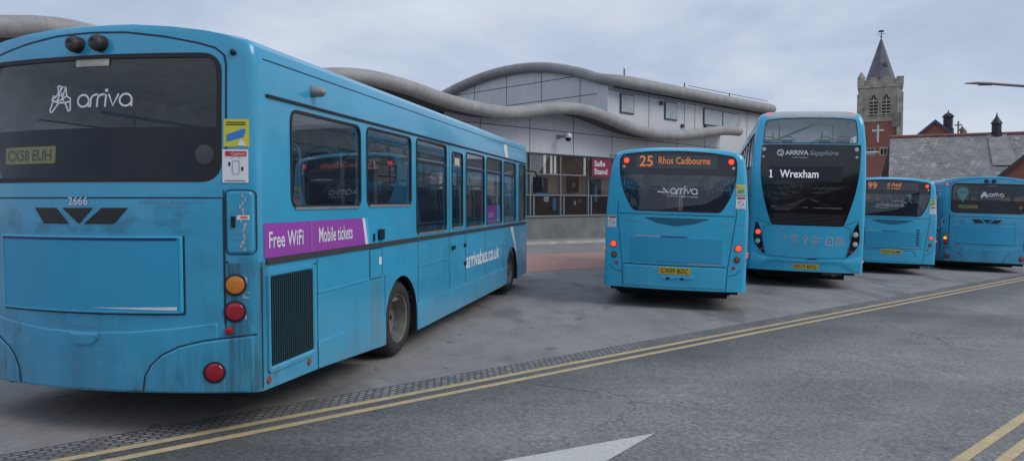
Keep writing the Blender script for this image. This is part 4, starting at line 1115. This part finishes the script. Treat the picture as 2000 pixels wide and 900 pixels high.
j.boxr((-7.5, -.005, 4.97), (14.2, .002, 5.0)); j.boxr((-7.6, -.02, 3.86), (14.3, .05, 3.93)); j.build('panel_joints', JT, STA)
pw = MB(); pw.boxr((-7.6, -.06, -1), (14.3, .2, 1.02)); pw.build('plinth_wall', mat('plinth', (.17, .185, .19), .6, var=.25, vscale=1.2), STA)
sl = MB(); sl.boxr((-7.6, -.12, 1.02), (14.3, .22, 1.09)); sl.build('sill', FRM, STA)
gl = MB(); gl.boxr((-7.5, .10, 1.09), (14.2, .115, 3.90)); go = gl.build('glazing', M['clearglass'], STA)
mu = MB()
s = -6.7
while s < 14.2:
    mu.boxr((s-.035, .02, 1.09), (s+.035, .14, 3.88)); s += 2.06
for z in (2.02, 2.98): mu.boxr((-7.5, .03, z-.028), (14.2, .135, z+.028))
mu.build('glazing_bars', FRM, go)
dk = MB()
s = -6.7
while s < 14: dk.boxr((s+.22, .05, 1.09), (s+.30, .13, 2.0)); s += 2.06
dk.build('door_posts', FRM, go)
# concourse behind the glass
iw = MB(); iw.boxr((-7.4, 4.6, -.5), (14.1, 4.8, 5.2)); iw.build('inner_wall', mat('inner_brick', (.24, .20, .17), .8, var=.25, vscale=2), STA)
ic = MB(); ic.boxr((-7.4, .3, 3.95), (14.1, 4.6, 4.02)); ic.boxr((-7.4, .3, -.3), (14.1, 4.6, .05)); ic.build('concourse_shell', mat('concourse', (.40, .40, .39), .8), STA)
bw = MB(); bw.boxr((-7.4, 1.5, 2.0), (14.1, 1.6, 4.0)); bw.build('kiosk_front', mat('kiosk_brown', (.52, .40, .31), .7, var=.2, vscale=1.5), STA)
kb = MB(); kb.boxr((-7.4, 1.35, -.2), (14.1, 1.5, 1.98)); kb.build('kiosk_counter', mat('kiosk_dark', (.015, .020, .034), .4), STA)
DK = mat('inner_dark', (.012, .018, .040), .4)
for s0, z0, w_, h_ in ((-2.4, 2.12, .85, .75), (-.05, 2.2, .85, .78), (1.75, 2.05, .9, .85), (4.4, 2.1, .9, .85), (6.6, 2.15, .8, .8), (-4.6, 2.1, .9, .8)):
    s0 += 1.65; q = MB(); q.boxr((s0, 1.40, z0), (s0+w_, 1.47, z0+h_)); q.build('notice_board', DK, STA)
BL = mat('inner_blue', (.06, .36, .62), .5); PA = mat('inner_poster', (.75, .76, .78), .6); PK = mat('inner_pink', (.45, .26, .26), .6)
for m_, s0, z0, w_, h_ in ((BL, -2.5, 1.98, 1.1, .16), (PA, -1.85, 1.72, .35, .24), (BL, 2.05, 1.72, .22, .75), (PK, .28, 2.42, .22, .26), (PA, -2.12, 2.45, .2, .35), (PA, 3.9, 1.7, .4, .3), (BL, 5.2, 1.9, .9, .16), (PA, .42, 1.55, .12, .2), (PK, .75, 1.68, .14, .16), (BL, -1.2, 1.3, .25, .6)):
    s0 += 1.5; q = MB(); q.boxr((s0, 1.24, z0), (s0+w_, 1.33, z0+h_)); q.build('notice', m_, STA)
LP = mat('inner_light', (.7, .7, .7), .5, emit=(1, .97, .9), estr=.42)
for s0 in (-1.75, -1.28, -1.0, 1.25, 4.9, 8.0):
    s0 += 1.07; q = MB(); q.boxr((s0, .9, 3.05), (s0+.08, .98, 3.92)); q.build('strip_lamp', LP, STA)
# upper storey
xc = 4.95; y0u, y1u = 1.5, 16.0
AR = [(1.5, 8.05), (2.6, 8.48), (3.9, 8.88), (5.0, 9.16), (6.2, 9.38), (7.5, 9.50), (8.7, 9.54), (9.9, 9.50), (11.0, 9.41), (12.2, 9.24), (13.4, 9.03), (15.0, 8.66), (16.0, 8.4)]
up = MB(); n = len(AR); vs = []
for x in (xc, 22.9):
    for y, z in AR: vs += [(x, y, 5.0), (x, y, z)]
up.add(vs, [(2*i, 2*i+1, 2*i+3, 2*i+2) for i in range(n-1)]+[(2*n+2*i+2, 2*n+2*i+3, 2*n+2*i+1, 2*n+2*i) for i in range(n-1)]+[(0, 2*n, 2*n+1, 1), (2*n-2, 2*n-1, 4*n-1, 4*n-2)])
up.add([(x, y, z+.02) for x in (xc, 22.9) for y, z in AR], [(i, i+1, n+i+1, n+i) for i in range(n-1)])
up.build('upper_wall', CL, STA, fix=True)
def yl(ys, f): return [f(y) for y in ys]
def arch(y):
    for (a, b), (c, d) in zip(AR, AR[1:]):
        if y <= c: return b+(d-b)*(y-a)/(c-a)
    return AR[-1][1]
ys_ = [1.2+.25*k for k in range(60)]
def archs(y): return (arch(max(1.5, y-.5))+arch(max(1.5, y))+arch(min(16, y+.5)))/3
UT = [(xc-.25, y, archs(y)+.10) for y in reversed(ys_) if 2.6 < y <= 15.9]+[(xc-.24, 2.2, 8.40), (xc-.18, 1.75, 8.27), (xc-.02, 1.3, 8.18), (xc+.25, 1.0, 8.14), (xc+.7, .88, 8.12), (xc+1.6, .85, 8.12), (12, .85, 8.14), (17.5, .85, 8.18), (22.9, .85, 8.22), (23.2, .87, 8.22), (23.4, .95, 8.2)]
ut = MB(); ut.tube(UT, [.28]*(len(UT)-9)+[.30, .31, .32, .33, .33, .33, .33, .24, .08], 16); ut.build('upper_roof_edge', TB, STA, 50, fix=True)
ub_ = MB(); ub_.boxr((xc+.5, .85, 7.86), (23.1, 1.495, 8.1)); ub_.build('upper_soffit', SO, STA)
j = MB()
for y in (3.4, 6.3, 9.2, 12.1): j.boxr((xc-.008, y-.02, 5.3), (xc+.002, y+.02, arch(y)-.1))
for z, y1 in ((7.55, 15.5), (8.66, 14.2)): j.boxr((xc-.007, 2.2 if z < 8 else 3.4, z-.02), (xc+.002, y1, z+.02))
for s in (8.8, 12.6, 13.8, 20.6): j.boxr((s-.02, 1.492, 5.3), (s+.02, 1.502, 7.86))
j.boxr((xc, 1.493, 7.70), (22.8, 1.502, 7.73)); j.build('panel_joints', JT, STA)
for s0, s1 in ((6.1, 7.22), (10.45, 11.62), (14.85, 17.05), (17.2, 19.4)):
    f = MB(); f.boxr((s0-.07, 1.44, 6.55), (s1+.07, 1.52, 7.62)); fo = f.build('window_frame', mat('win_frame', (.06, .065, .07), .5), STA)
    f = MB(); f.boxr((s0, 1.42, 6.62), (s1, 1.436, 7.56)); f.build('pane', mat('pale_pane', (.38, .43, .44), .12, var=.12, vscale=1.5), fo)
vn = MB()
for s, z in ((10.0, 7.45), (15.0, 6.45), (12.3, 6.3)): vn.boxr((s-.12, 1.38, z-.1), (s+.12, 1.5, z+.1))
vn.build('wall_vent', M['darkmetal'], STA)
vn = MB()
for s, h in ((5.6, .3), (11.6, .25), (17.0, .2)): vn.tube([(s, .9, 8.3), (s, .9, 8.5+h)], .04, 6)
vn.tube([(12, .9, 8.62), (22.4, .9, 8.72)], .02, 5); vn.build('roof_safety_line', M['darkmetal'], STA)
# sign and camera hung on the station
def sfn(u, v, o): return st_(u, -.16-o, v)
sg = raised('platform_sign', rrect(1.52, 2.93, 3.10, 3.82, .02), .04, sfn, mat('sign_maroon', (.24, .022, .055), .45, var=.06), None, base=-.02, bev=.01)
tag(sg, 'dark red platform sign reading Safle Stand hung on the station glazing', 'sign')
lt = MB(); add_text(lt, 'Safle', 1.70, 3.44, 2.55, 3.72, .045, sfn, 0, .02); add_text(lt, 'Stand', 1.70, 3.06, 2.72, 3.34, .045, sfn, 0, .02); lt.build('sign_lettering', M['white'], sg)
cc = MB(); c0 = st_(-.75, 0, 4.72); c1 = st_(-.75, -.55, 4.72)
cc.tube([c0, c1], .06, 10); cc.lathe([(.12, 0), (.12, -.03), (.06, -.03)], st_(-.75, -.01, 4.72), (st_(0, 1)-st_(0, 0)), 14)
co = cc.build('security_camera', M['alu'], None, 40, fix=True); tag(co, 'white domed security camera on a bracket above the station windows', 'camera')
ch = MB(); ch.lathe([(.0, .16), (.11, .14), (.16, .06), (.17, -.04), (.155, -.08)], st_(-.75, -.62, 4.72), (0, 0, 1), 18); ch.build('housing', M['white'], co, 40, fix=True)
ch = MB(); ch.lathe([(.15, -.08), (.13, -.17), (.07, -.23), (0, -.25)], st_(-.75, -.62, 4.72), (0, 0, 1), 18); ch.build('dome', M['black'], co, 40, fix=True)

# ================================================================== church and old buildings
def brick_mat(name, c1, c2, mort, axis_rot=0.):
    m, nt, b = new_mat(name); N = NT(nt); o = N.obj(); x = N.sep(o)
    cb = N.node('ShaderNodeCombineXYZ'); N.link(N.math('ADD', x[0], x[1]), cb.inputs[0]); N.link(x[2], cb.inputs[1])
    br = N.node('ShaderNodeTexBrick'); br.inputs['Scale'].default_value = 1; br.inputs['Brick Width'].default_value = .23; br.inputs['Row Height'].default_value = .075; br.inputs['Mortar Size'].default_value = .008
    br.inputs['Color1'].default_value = (*c1, 1); br.inputs['Color2'].default_value = (*c2, 1); br.inputs['Mortar'].default_value = (*mort, 1); N.link(cb.outputs[0], br.inputs['Vector'])
    c = N.mix(N.maprange(N.noise(.7, 5, o), .35, .75, 0, .5), br.outputs[0], tuple(q*.6 for q in c1)); N.link(c, b.inputs['Base Color']); b.inputs['Roughness'].default_value = .85; return m
def slate_mat(name, c1, c2):
    m, nt, b = new_mat(name); N = NT(nt); o = N.obj(); x = N.sep(o)
    cb = N.node('ShaderNodeCombineXYZ'); N.link(N.math('ADD', x[0], N.math('MULTIPLY', x[1], .3)), cb.inputs[0]); N.link(x[2], cb.inputs[1])
    br = N.node('ShaderNodeTexBrick'); br.inputs['Scale'].default_value = 1; br.inputs['Brick Width'].default_value = .30; br.inputs['Row Height'].default_value = .14; br.inputs['Mortar Size'].default_value = .012
    br.inputs['Color1'].default_value = (*c1, 1); br.inputs['Color2'].default_value = (*c2, 1); br.inputs['Mortar'].default_value = (*[q*.35 for q in c1], 1); N.link(cb.outputs[0], br.inputs['Vector'])
    n1 = N.noise(1.1, 6, o, .65); n2 = N.noise(2.6, 4, o, .6)
    c = N.mix(N.maprange(n1, .35, .7, 0, .6), br.outputs[0], tuple(q*1.35 for q in c2))
    c = N.mix(N.maprange(n2, .56, .66, 0, .7), c, (.47, .465, .45)); c = N.mix(N.maprange(N.noise(1.7, 5, o), .55, .75, 0, .5), c, tuple(q*.55 for q in c1))
    N.link(c, b.inputs['Base Color']); b.inputs['Roughness'].default_value = .75; N.bump(br.outputs['Fac'], -.5, .03, b); return m
BR = brick_mat('red_brick', (.36, .115, .082), (.29, .09, .068), (.26, .19, .16))
STN = mat('church_stone', (.36, .335, .275), .85, var=.35, vscale=1.2); STD = mat('stone_dark', (.20, .195, .175), .85, var=.3, vscale=2)
SLT = slate_mat('slate_roof', (.195, .192, .188), (.265, .26, .252)); SLD = slate_mat('dark_slate', (.085, .088, .095), (.11, .112, .118))
SPR = mat('spire_slate', (.13, .135, .155), .7, var=.25, vscale=1.5)

th = math.atan(714/1400); cy_ = 95.; cx_ = cy_*714/1400
CH = empty('church', (cx_, cy_, 0)); CH.rotation_euler = (0, 0, -th)
tag(CH, 'church tower of grey stone over red brick with a white cross and slate spire', 'church')
h = 2.40
t = MB(); t.boxr((-h, -h, -2), (h, h, 12.05)); t.build('brick_tower', BR, CH)
t = MB(); t.boxr((-h-.02, -h-.02, 12.05), (h+.02, h+.02, 16.35)); t.boxr((-h-.12, -h-.12, 12.0), (h+.12, h+.12, 12.2)); t.boxr((-h-.22, -h-.22, 16.35), (h+.22, h+.22, 16.62))
for sx in (1, -1):
    for sy in (1, -1): t.boxr((sx*(h-.1)-.35, sy*(h-.1)-.35, -2), (sx*(h-.1)+.35, sy*(h-.1)+.35, 15.6))
t.build('belfry', STN, CH)
t = MB()
for a, b in (((-h-.1, -h-.1), (h+.1, -h+.25)), ((-h-.1, h-.25), (h+.1, h+.1)), ((-h-.1, -h+.25), (-h+.25, h-.25)), ((h-.25, -h+.25), (h+.1, h-.25))): t.boxr((*a, 16.62), (*b, 17.35))
for sx in (1, -1):
    for sy in (1, -1): t.boxr((sx*(h-.16)-.42, sy*(h-.16)-.42, 16.63), (sx*(h-.16)+.42, sy*(h-.16)+.42, 17.6))
for x in (-.75, .75): t.boxr((x-.42, -h-.14, 17.35), (x+.42, -h+.22, 17.72)); t.boxr((x-.42, h-.22, 17.35), (x+.42, h+.14, 17.72))
for sx in (-1,): t.lathe([(.5, 17.6), (.45, 17.85), (.3, 18.1), (.1, 18.45), (0, 18.5)], (sx*(h-.2), -h+.3, 0), (0, 0, 1), 8)
t.build('parapet', STN, CH, fix=True)
t = MB(); t.lathe([(2.0, 16.6), (1.85, 17.4), (.12, 22.9), (.0, 23.0)], (0, 0, 0), (0, 0, 1), 8); so_ = t.build('spire', SPR, CH, fix=True)
t = MB(); t.tube([(0, 0, 22.8), (0, 0, 24.15)], .06, 6); t.lathe([(0, 23.1), (.17, 23.25), (0, 23.4)], (0, 0, 0), (0, 0, 1), 8); t.box((0, 0, 23.6), (.9, .05, .05)); t.box((0, 0, 23.6), (.05, .9, .05)); t.boxr((-.35, -.02, 23.85), (.3, .02, 24.1)); t.build('weather_vane', M['darkmetal'], so_)
t = MB(); t.boxr((.5, -1.35, 19.3), (.8, -.95, 19.75)); t.build('spire_lucarne', STD, so_)
for x in (-.72, .72):
    t = MB(); pts = rpoly([(x-.48, 12.7), (x+.48, 12.7), (x+.48, 14.75), (x, 15.5), (x-.48, 14.75)], [0, 0, .2, .05, .2]); t.prism(pts, lambda u, v, d: Vector((u, -h-.02-d, v)), -.1, .03)
    wo = t.build('belfry_window', mat('belfry_dark', (.02, .022, .025), .8), CH)
    t = MB()
    for k in range(5): t.boxr((x-.47, -h-.16, 12.85+k*.42), (x+.47, -h-.05, 13.02+k*.42))
    t.boxr((x-.05, -h-.14, 12.7), (x+.05, -h-.05, 15.2)); t.boxr((x-.30, -h-.13, 14.75), (x+.30, -h-.05, 14.87)); t.build('louvres', STN, wo)
    t = MB(); P = offset(pts, .10); fn = lambda u, v, d: Vector((u, -h-.02-d, v)); loops(t, [(P, 0), (P, .14), (pts, .14), (pts, .02)], fn); t.build('window_surround', STN, wo)
t = MB(); t.boxr((-.28, -h-.12, 9.35), (-.02, -h-.02, 11.55)); t.boxr((-.85, -h-.121, 10.72), (.55, -h-.021, 10.98)); t.build('cross', mat('cross_white', (.60, .60, .58), .7), CH)
for x in (-.95, .55):
    t = MB(); t.boxr((x-.5, -h-.06, 7.6), (x+.5, -h+.1, 8.7)); w_ = t.build('low_window', STN, CH)
    t = MB(); t.boxr((x-.36, -h-.09, 7.75), (x-.05, -h-.061, 8.5)); t.boxr((x+.05, -h-.09, 7.75), (x+.36, -h-.061, 8.5)); t.build('pane', M['black'], w_)
t = MB(); t.boxr((1.4, -h-.3, 11.2), (2.4, -h, 13.0)); t.boxr((1.5, -h-.1, 9.4), (1.55, -h, 11.2)); t.build('stone_niche', STD, CH)
t = MB(); t.boxr((-6, h, -2), (6, h+16, 6.5)); t.build('nave_wall', BR, CH)
t = MB(); t.add([(-6.2, h, 6.4), (6.2, h, 6.4), (0, h, 9.0), (-6.2, h+16, 6.4), (6.2, h+16, 6.4), (0, h+16, 9.0)], [(0, 1, 2), (3, 5, 4), (0, 2, 5, 3), (1, 4, 5, 2), (0, 3, 4, 1)]); t.build('nave_roof', SLD, CH, fix=True)

# long slate roofed hall, its ridge across the view
HL = empty('slate_hall', (24.15, 46, 0)); HA = math.atan2(-2.8, 6.75); HL.rotation_euler = (0, 0, HA)
tag(HL, 'long low hall with a mottled grey slate roof and a dark ridge ventilator', 'building')
Lh = 16.; rz = 5.80; ez = 2.7; dp = 3.6
t = MB()
t.add([(0, 0, rz), (Lh, 0, rz), (Lh, -dp, ez), (-.35, -dp, ez), (Lh, dp, ez), (-.35, dp, ez), (.0, 0, rz-.16), (Lh, 0, rz-.16), (Lh, -dp, ez-.16), (-.35, -dp, ez-.16), (Lh, dp, ez-.16), (-.35, dp, ez-.16)],
      [(3, 2, 1, 0), (0, 1, 4, 5), (9, 3, 0, 6), (6, 0, 5, 11), (9, 8, 2, 3), (6, 7, 8, 9), (7, 6, 11, 10), (5, 4, 10, 11), (2, 8, 7, 1), (1, 7, 10, 4)])
ro = t.build('roof', SLT, HL, fix=True)
t = MB(); t.tube([(-.05, 0, rz+.02), (Lh, 0, rz+.02)], .11, 8); t.build('ridge_tiles', mat('ridge_tile', (.25, .10, .085), .8, var=.3, vscale=3), ro, 50)
t = MB(); t.boxr((0.1, -dp+.3, -1.5), (Lh, dp-.3, ez)); t.add([(.1, -dp+.3, ez), (.1, dp-.3, ez), (.1, 0, rz-.2)], [(0, 2, 1)]); t.build('wall', BR, HL)
sv = 7.0 - 0.0
for s_v, in ((5.75,),):
    t = MB(); t.lathe([(.34, rz-.15), (.34, rz+.12), (.26, rz+.14), (.26, rz+.62), (.33, rz+.64), (.30, rz+.70), (.12, rz+.98), (.05, rz+1.12), (.02, rz+1.3), (0, rz+1.32)], (s_v, 0, 0), (0, 0, 1), 8); t.build('ventilator', mat('lead_dark', (.03, .032, .036), .6), ro, fix=True)
    t = MB(); t.add([(s_v-.5, -.05, rz-.02), (s_v+.5, -.05, rz-.02), (s_v+.62, -2.4, rz-2.02), (s_v-.62, -2.4, rz-2.02)], [(3, 2, 1, 0)]); t.v = [(x, y-.02, z+.04) for x, y, z in t.v]; t.build('lead_apron', mat('lead_pale', (.27, .27, .265), .7, var=.3, vscale=2), ro)
# gabled brick building on the right edge
def gable_house(name, X, Y, yaw, hw_, ez_, rz_, L_, label, barge, roofm=SLT, wall=BR, cat='building'):
    g = empty(name, (X, Y, 0)); g.rotation_euler = (0, 0, yaw); tag(g, label, cat)
    t = MB(); t.add([(-hw_, 0, -1.5), (hw_, 0, -1.5), (hw_, 0, ez_), (0, 0, rz_), (-hw_, 0, ez_), (-hw_, L_, -1.5), (hw_, L_, -1.5), (hw_, L_, ez_), (0, L_, rz_), (-hw_, L_, ez_)], [(0, 1, 2, 3, 4), (9, 8, 7, 6, 5), (1, 6, 7, 2), (5, 0, 4, 9), (2, 7, 8, 3), (3, 8, 9, 4)]); t.build('wall', wall, g)
    sl_ = (rz_-ez_)/hw_; e = .35; t = MB()
    for q in (1, -1):
        a = [(0, -.2, rz_+.02), (q*(hw_+e), -.2, ez_-e*sl_+.02), (q*(hw_+e), L_+.2, ez_-e*sl_+.02), (0, L_+.2, rz_+.02)]
        vs = a+[(x, y, z+.14) for x, y, z in a]; t.add(vs, [(0, 1, 2, 3), (7, 6, 5, 4), (0, 4, 5, 1), (1, 5, 6, 2), (2, 6, 7, 3), (3, 7, 4, 0)])
    r = t.build('roof', roofm, g, fix=True); t = MB()
    for q in (1, -1):
        a = [(0, -.26, rz_+.17), (q*(hw_+e), -.26, ez_-e*sl_+.17), (q*(hw_+e), -.26, ez_-e*sl_-.06), (0, -.26, rz_-.06)]
        vs = a+[(x, y+.055, z) for x, y, z in a]; t.add(vs, [(0, 1, 2, 3), (7, 6, 5, 4), (0, 4, 5, 1), (1, 5, 6, 2), (2, 6, 7, 3), (3, 7, 4, 0)])
    t.build('bargeboard', barge, r, fix=True)
    return g
gable_house('brick_outbuilding', 28.93, 35.7, -R(37), 4.0, 2.9, 6.7, 3., 'brick gable end with a dark verge at the right edge behind the rightmost bus', M['darkmetal'])
GB = gable_house('brick_school', 32.9, 56, -R(33), 3.0, 5.2, 7.9, 9., 'red brick gable with blue bargeboards peeping over the slate hall roof', mat('barge_blue', (.06, .085, .17), .5))
t = MB(); t.lathe([(.42, 6.8), (.42, 7.6), (.34, 7.65), (.34, 8.45), (.44, 8.5), (.40, 8.62), (.20, 8.80), (.06, 8.86), (.03, 9.05), (0, 9.06)], (.75, 3.0, 0), (0, 0, 1), 8); t.build('cupola', mat('cupola_black', (.022, .022, .025), .6), GB, fix=True)
t = MB(); t.tube([(1.5, 1.0, 6.6), (1.5, 1.0, 7.95)], .07, 6); t.box((1.5, 1.0, 7.65), (.5, .1, .09)); t.tube([(1.9, 1.0, 6.2), (1.9, 1.0, 7.2)], .2, 6); t.build('finial', STD, GB)
ck = MB(); ck.tube([(35.0, 56, 3), (35.0, 56, 7.35)], .16, 8); ck.lathe([(.22, 7.2), (.22, 7.32), (.1, 7.45), (.02, 7.6)], (35, 56, 0), (0, 0, 1), 8)
tag(ck.build('vent_pipe', STD, None, 40, fix=True), 'thin grey vent pipe standing behind the slate hall ridge', 'pipe')
gable_house('dark_roofed_house', 21.6, 52.5, R(55), 2.2, 3.2, 5.0, 9., 'small house with a dark slate roof beside the double-decker, below the church', mat('verge_pale', (.36, .27, .22), .8), SLD)

# added wall, unseen behind the viewpoint, to give the rear windows something to mirror
YW = empty('added_unseen_wall', (rn(-8, 13).x, rn(-8, 13).y, 0)); YW.rotation_euler = (0, 0, math.atan2(UD.y, UD.x))
tag(YW, 'unseen brick wall behind the viewpoint, added for the bus rear windows to mirror', 'wall')
t = MB(); t.boxr((-45, -.4, -1), (20, 0, 3.5))
for k in range(17): t.boxr((-44.8+4*k, .001, -1), (-44.3+4*k, .16, 3.5))
t.build('brickwork', BR, YW)
t = MB(); t.boxr((-45.1, -.5, 3.5), (20.1, .22, 3.62)); t.build('coping', mat('coping_stone', (.30, .28, .25), .8, var=.25, vscale=2), YW)

# ================================================================== street lamps
POLE = mat('lamp_pole', (.17, .14, .14), .5, .3)
def street_lamp(x, y, zt, arm, head, label, m, white=False):
    g = empty('street_lamp', (x, y, gz(x))); tag(g, label, 'street lamp', 'street lamps')
    zt -= gz(x)
    t = MB(); pts = [(0, 0, 0), (0, 0, zt-1.0)]+[(-arm*.42*(1-math.cos(R(a)))*1., 0, zt-1.0+.88*math.sin(R(a))) for a in range(10, 91, 10)]+[(-arm, 0, zt)]
    t.tube(pts, [.09, .07]+[.05]*(len(pts)-2), 8); t.build('pole', m, g, 50)
    t = MB(); t.tube([(-arm+.05, 0, zt), (-arm-.15, 0, zt+.01), (-arm-head*.6, 0, zt+.03), (-arm-head, 0, zt+.02)], [.04, .055, .05, .02], 10); lh = t.build('lamp_head', M['roofgrey'] if white else m, g, 50)
    t = MB(); t.boxr((-arm-head*.55, -.04, zt-.05), (-arm-.12, .04, zt-.03)); t.build('lens', M['clear'] if white else M['darkmetal'], lh)
    return g
street_lamp(20.3, 26, 5.95, 2.9, 1.1, 'slim dark street lamp reaching in from the right against the sky', POLE)
street_lamp(14.9, 31.5, 3.85, -.7, -.5, 'small white headed street lamp behind the double-decker bus', M['alu'], True)

# ================================================================== sky, sun, camera
w = bpy.data.worlds.new('World'); sc.world = w; w.use_nodes = True; nt = w.node_tree; nt.nodes.clear(); N = NT(nt)
EL, AZ = 40, 108      # sun on the right, a little behind the viewpoint, behind cloud
out = N.node('ShaderNodeOutputWorld'); sky = N.node('ShaderNodeTexSky', sky_type='NISHITA'); sky.sun_disc = False; sky.sun_elevation = R(EL); sky.sun_rotation = R(AZ)
b1 = N.node('ShaderNodeBackground'); b1.inputs[1].default_value = .09; N.link(sky.outputs[0], b1.inputs[0])
tc = N.node('ShaderNodeTexCoord'); d = N.map(tc.outputs['Generated'], (1, 1, 2.6), (0, 0, R(20)), (.35, .2, .1))
n1 = N.noise(2.0, 7, d, .55, .25); n2 = N.noise(5.5, 6, d, .55, .1)
nn_ = N.math('ADD', N.math('MULTIPLY', n1, .75), N.math('MULTIPLY', n2, .25))
cl = N.ramp(nn_, [(.36, (.40, .475, .63)), (.47, (.475, .55, .70)), (.55, (.57, .635, .76)), (.66, (.69, .74, .83))])
b2 = N.node('ShaderNodeBackground'); b2.inputs[1].default_value = 1.06; N.link(cl, b2.inputs[0])
mx = N.node('ShaderNodeMixShader'); mx.inputs[0].default_value = .90; N.link(b1.outputs[0], mx.inputs[1]); N.link(b2.outputs[0], mx.inputs[2]); N.link(mx.outputs[0], out.inputs[0])
sd = bpy.data.lights.new('sun', 'SUN'); sd.energy = 1.35; sd.angle = R(30); sd.color = (1, .95, .88)
so = bpy.data.objects.new('sun', sd); COL.objects.link(so)
az = R(AZ); dirv = Vector((math.sin(az)*math.cos(R(EL)), math.cos(az)*math.cos(R(EL)), math.sin(R(EL))))
so.rotation_euler = dirv.to_track_quat('Z', 'Y').to_euler()
cam = bpy.data.cameras.new('camera'); cam.sensor_width = 36; cam.lens = 25.2; cam.clip_end = 4000; cam.clip_start = .05
co = bpy.data.objects.new('camera', cam); COL.objects.link(co); co.location = (0, 0, 1.74); co.rotation_euler = (R(90-2.33), 0, 0); sc.camera = co
sc.view_settings.view_transform = 'Standard'; sc.view_settings.look = 'None'; sc.view_settings.gamma = 1; sc.view_settings.exposure = 0
sc.render.resolution_x = 1024; sc.render.resolution_y = 460
sc.cycles.max_bounces = 12; sc.cycles.diffuse_bounces = 7; sc.cycles.glossy_bounces = 5; sc.cycles.transmission_bounces = 8; sc.cycles.transparent_max_bounces = 16
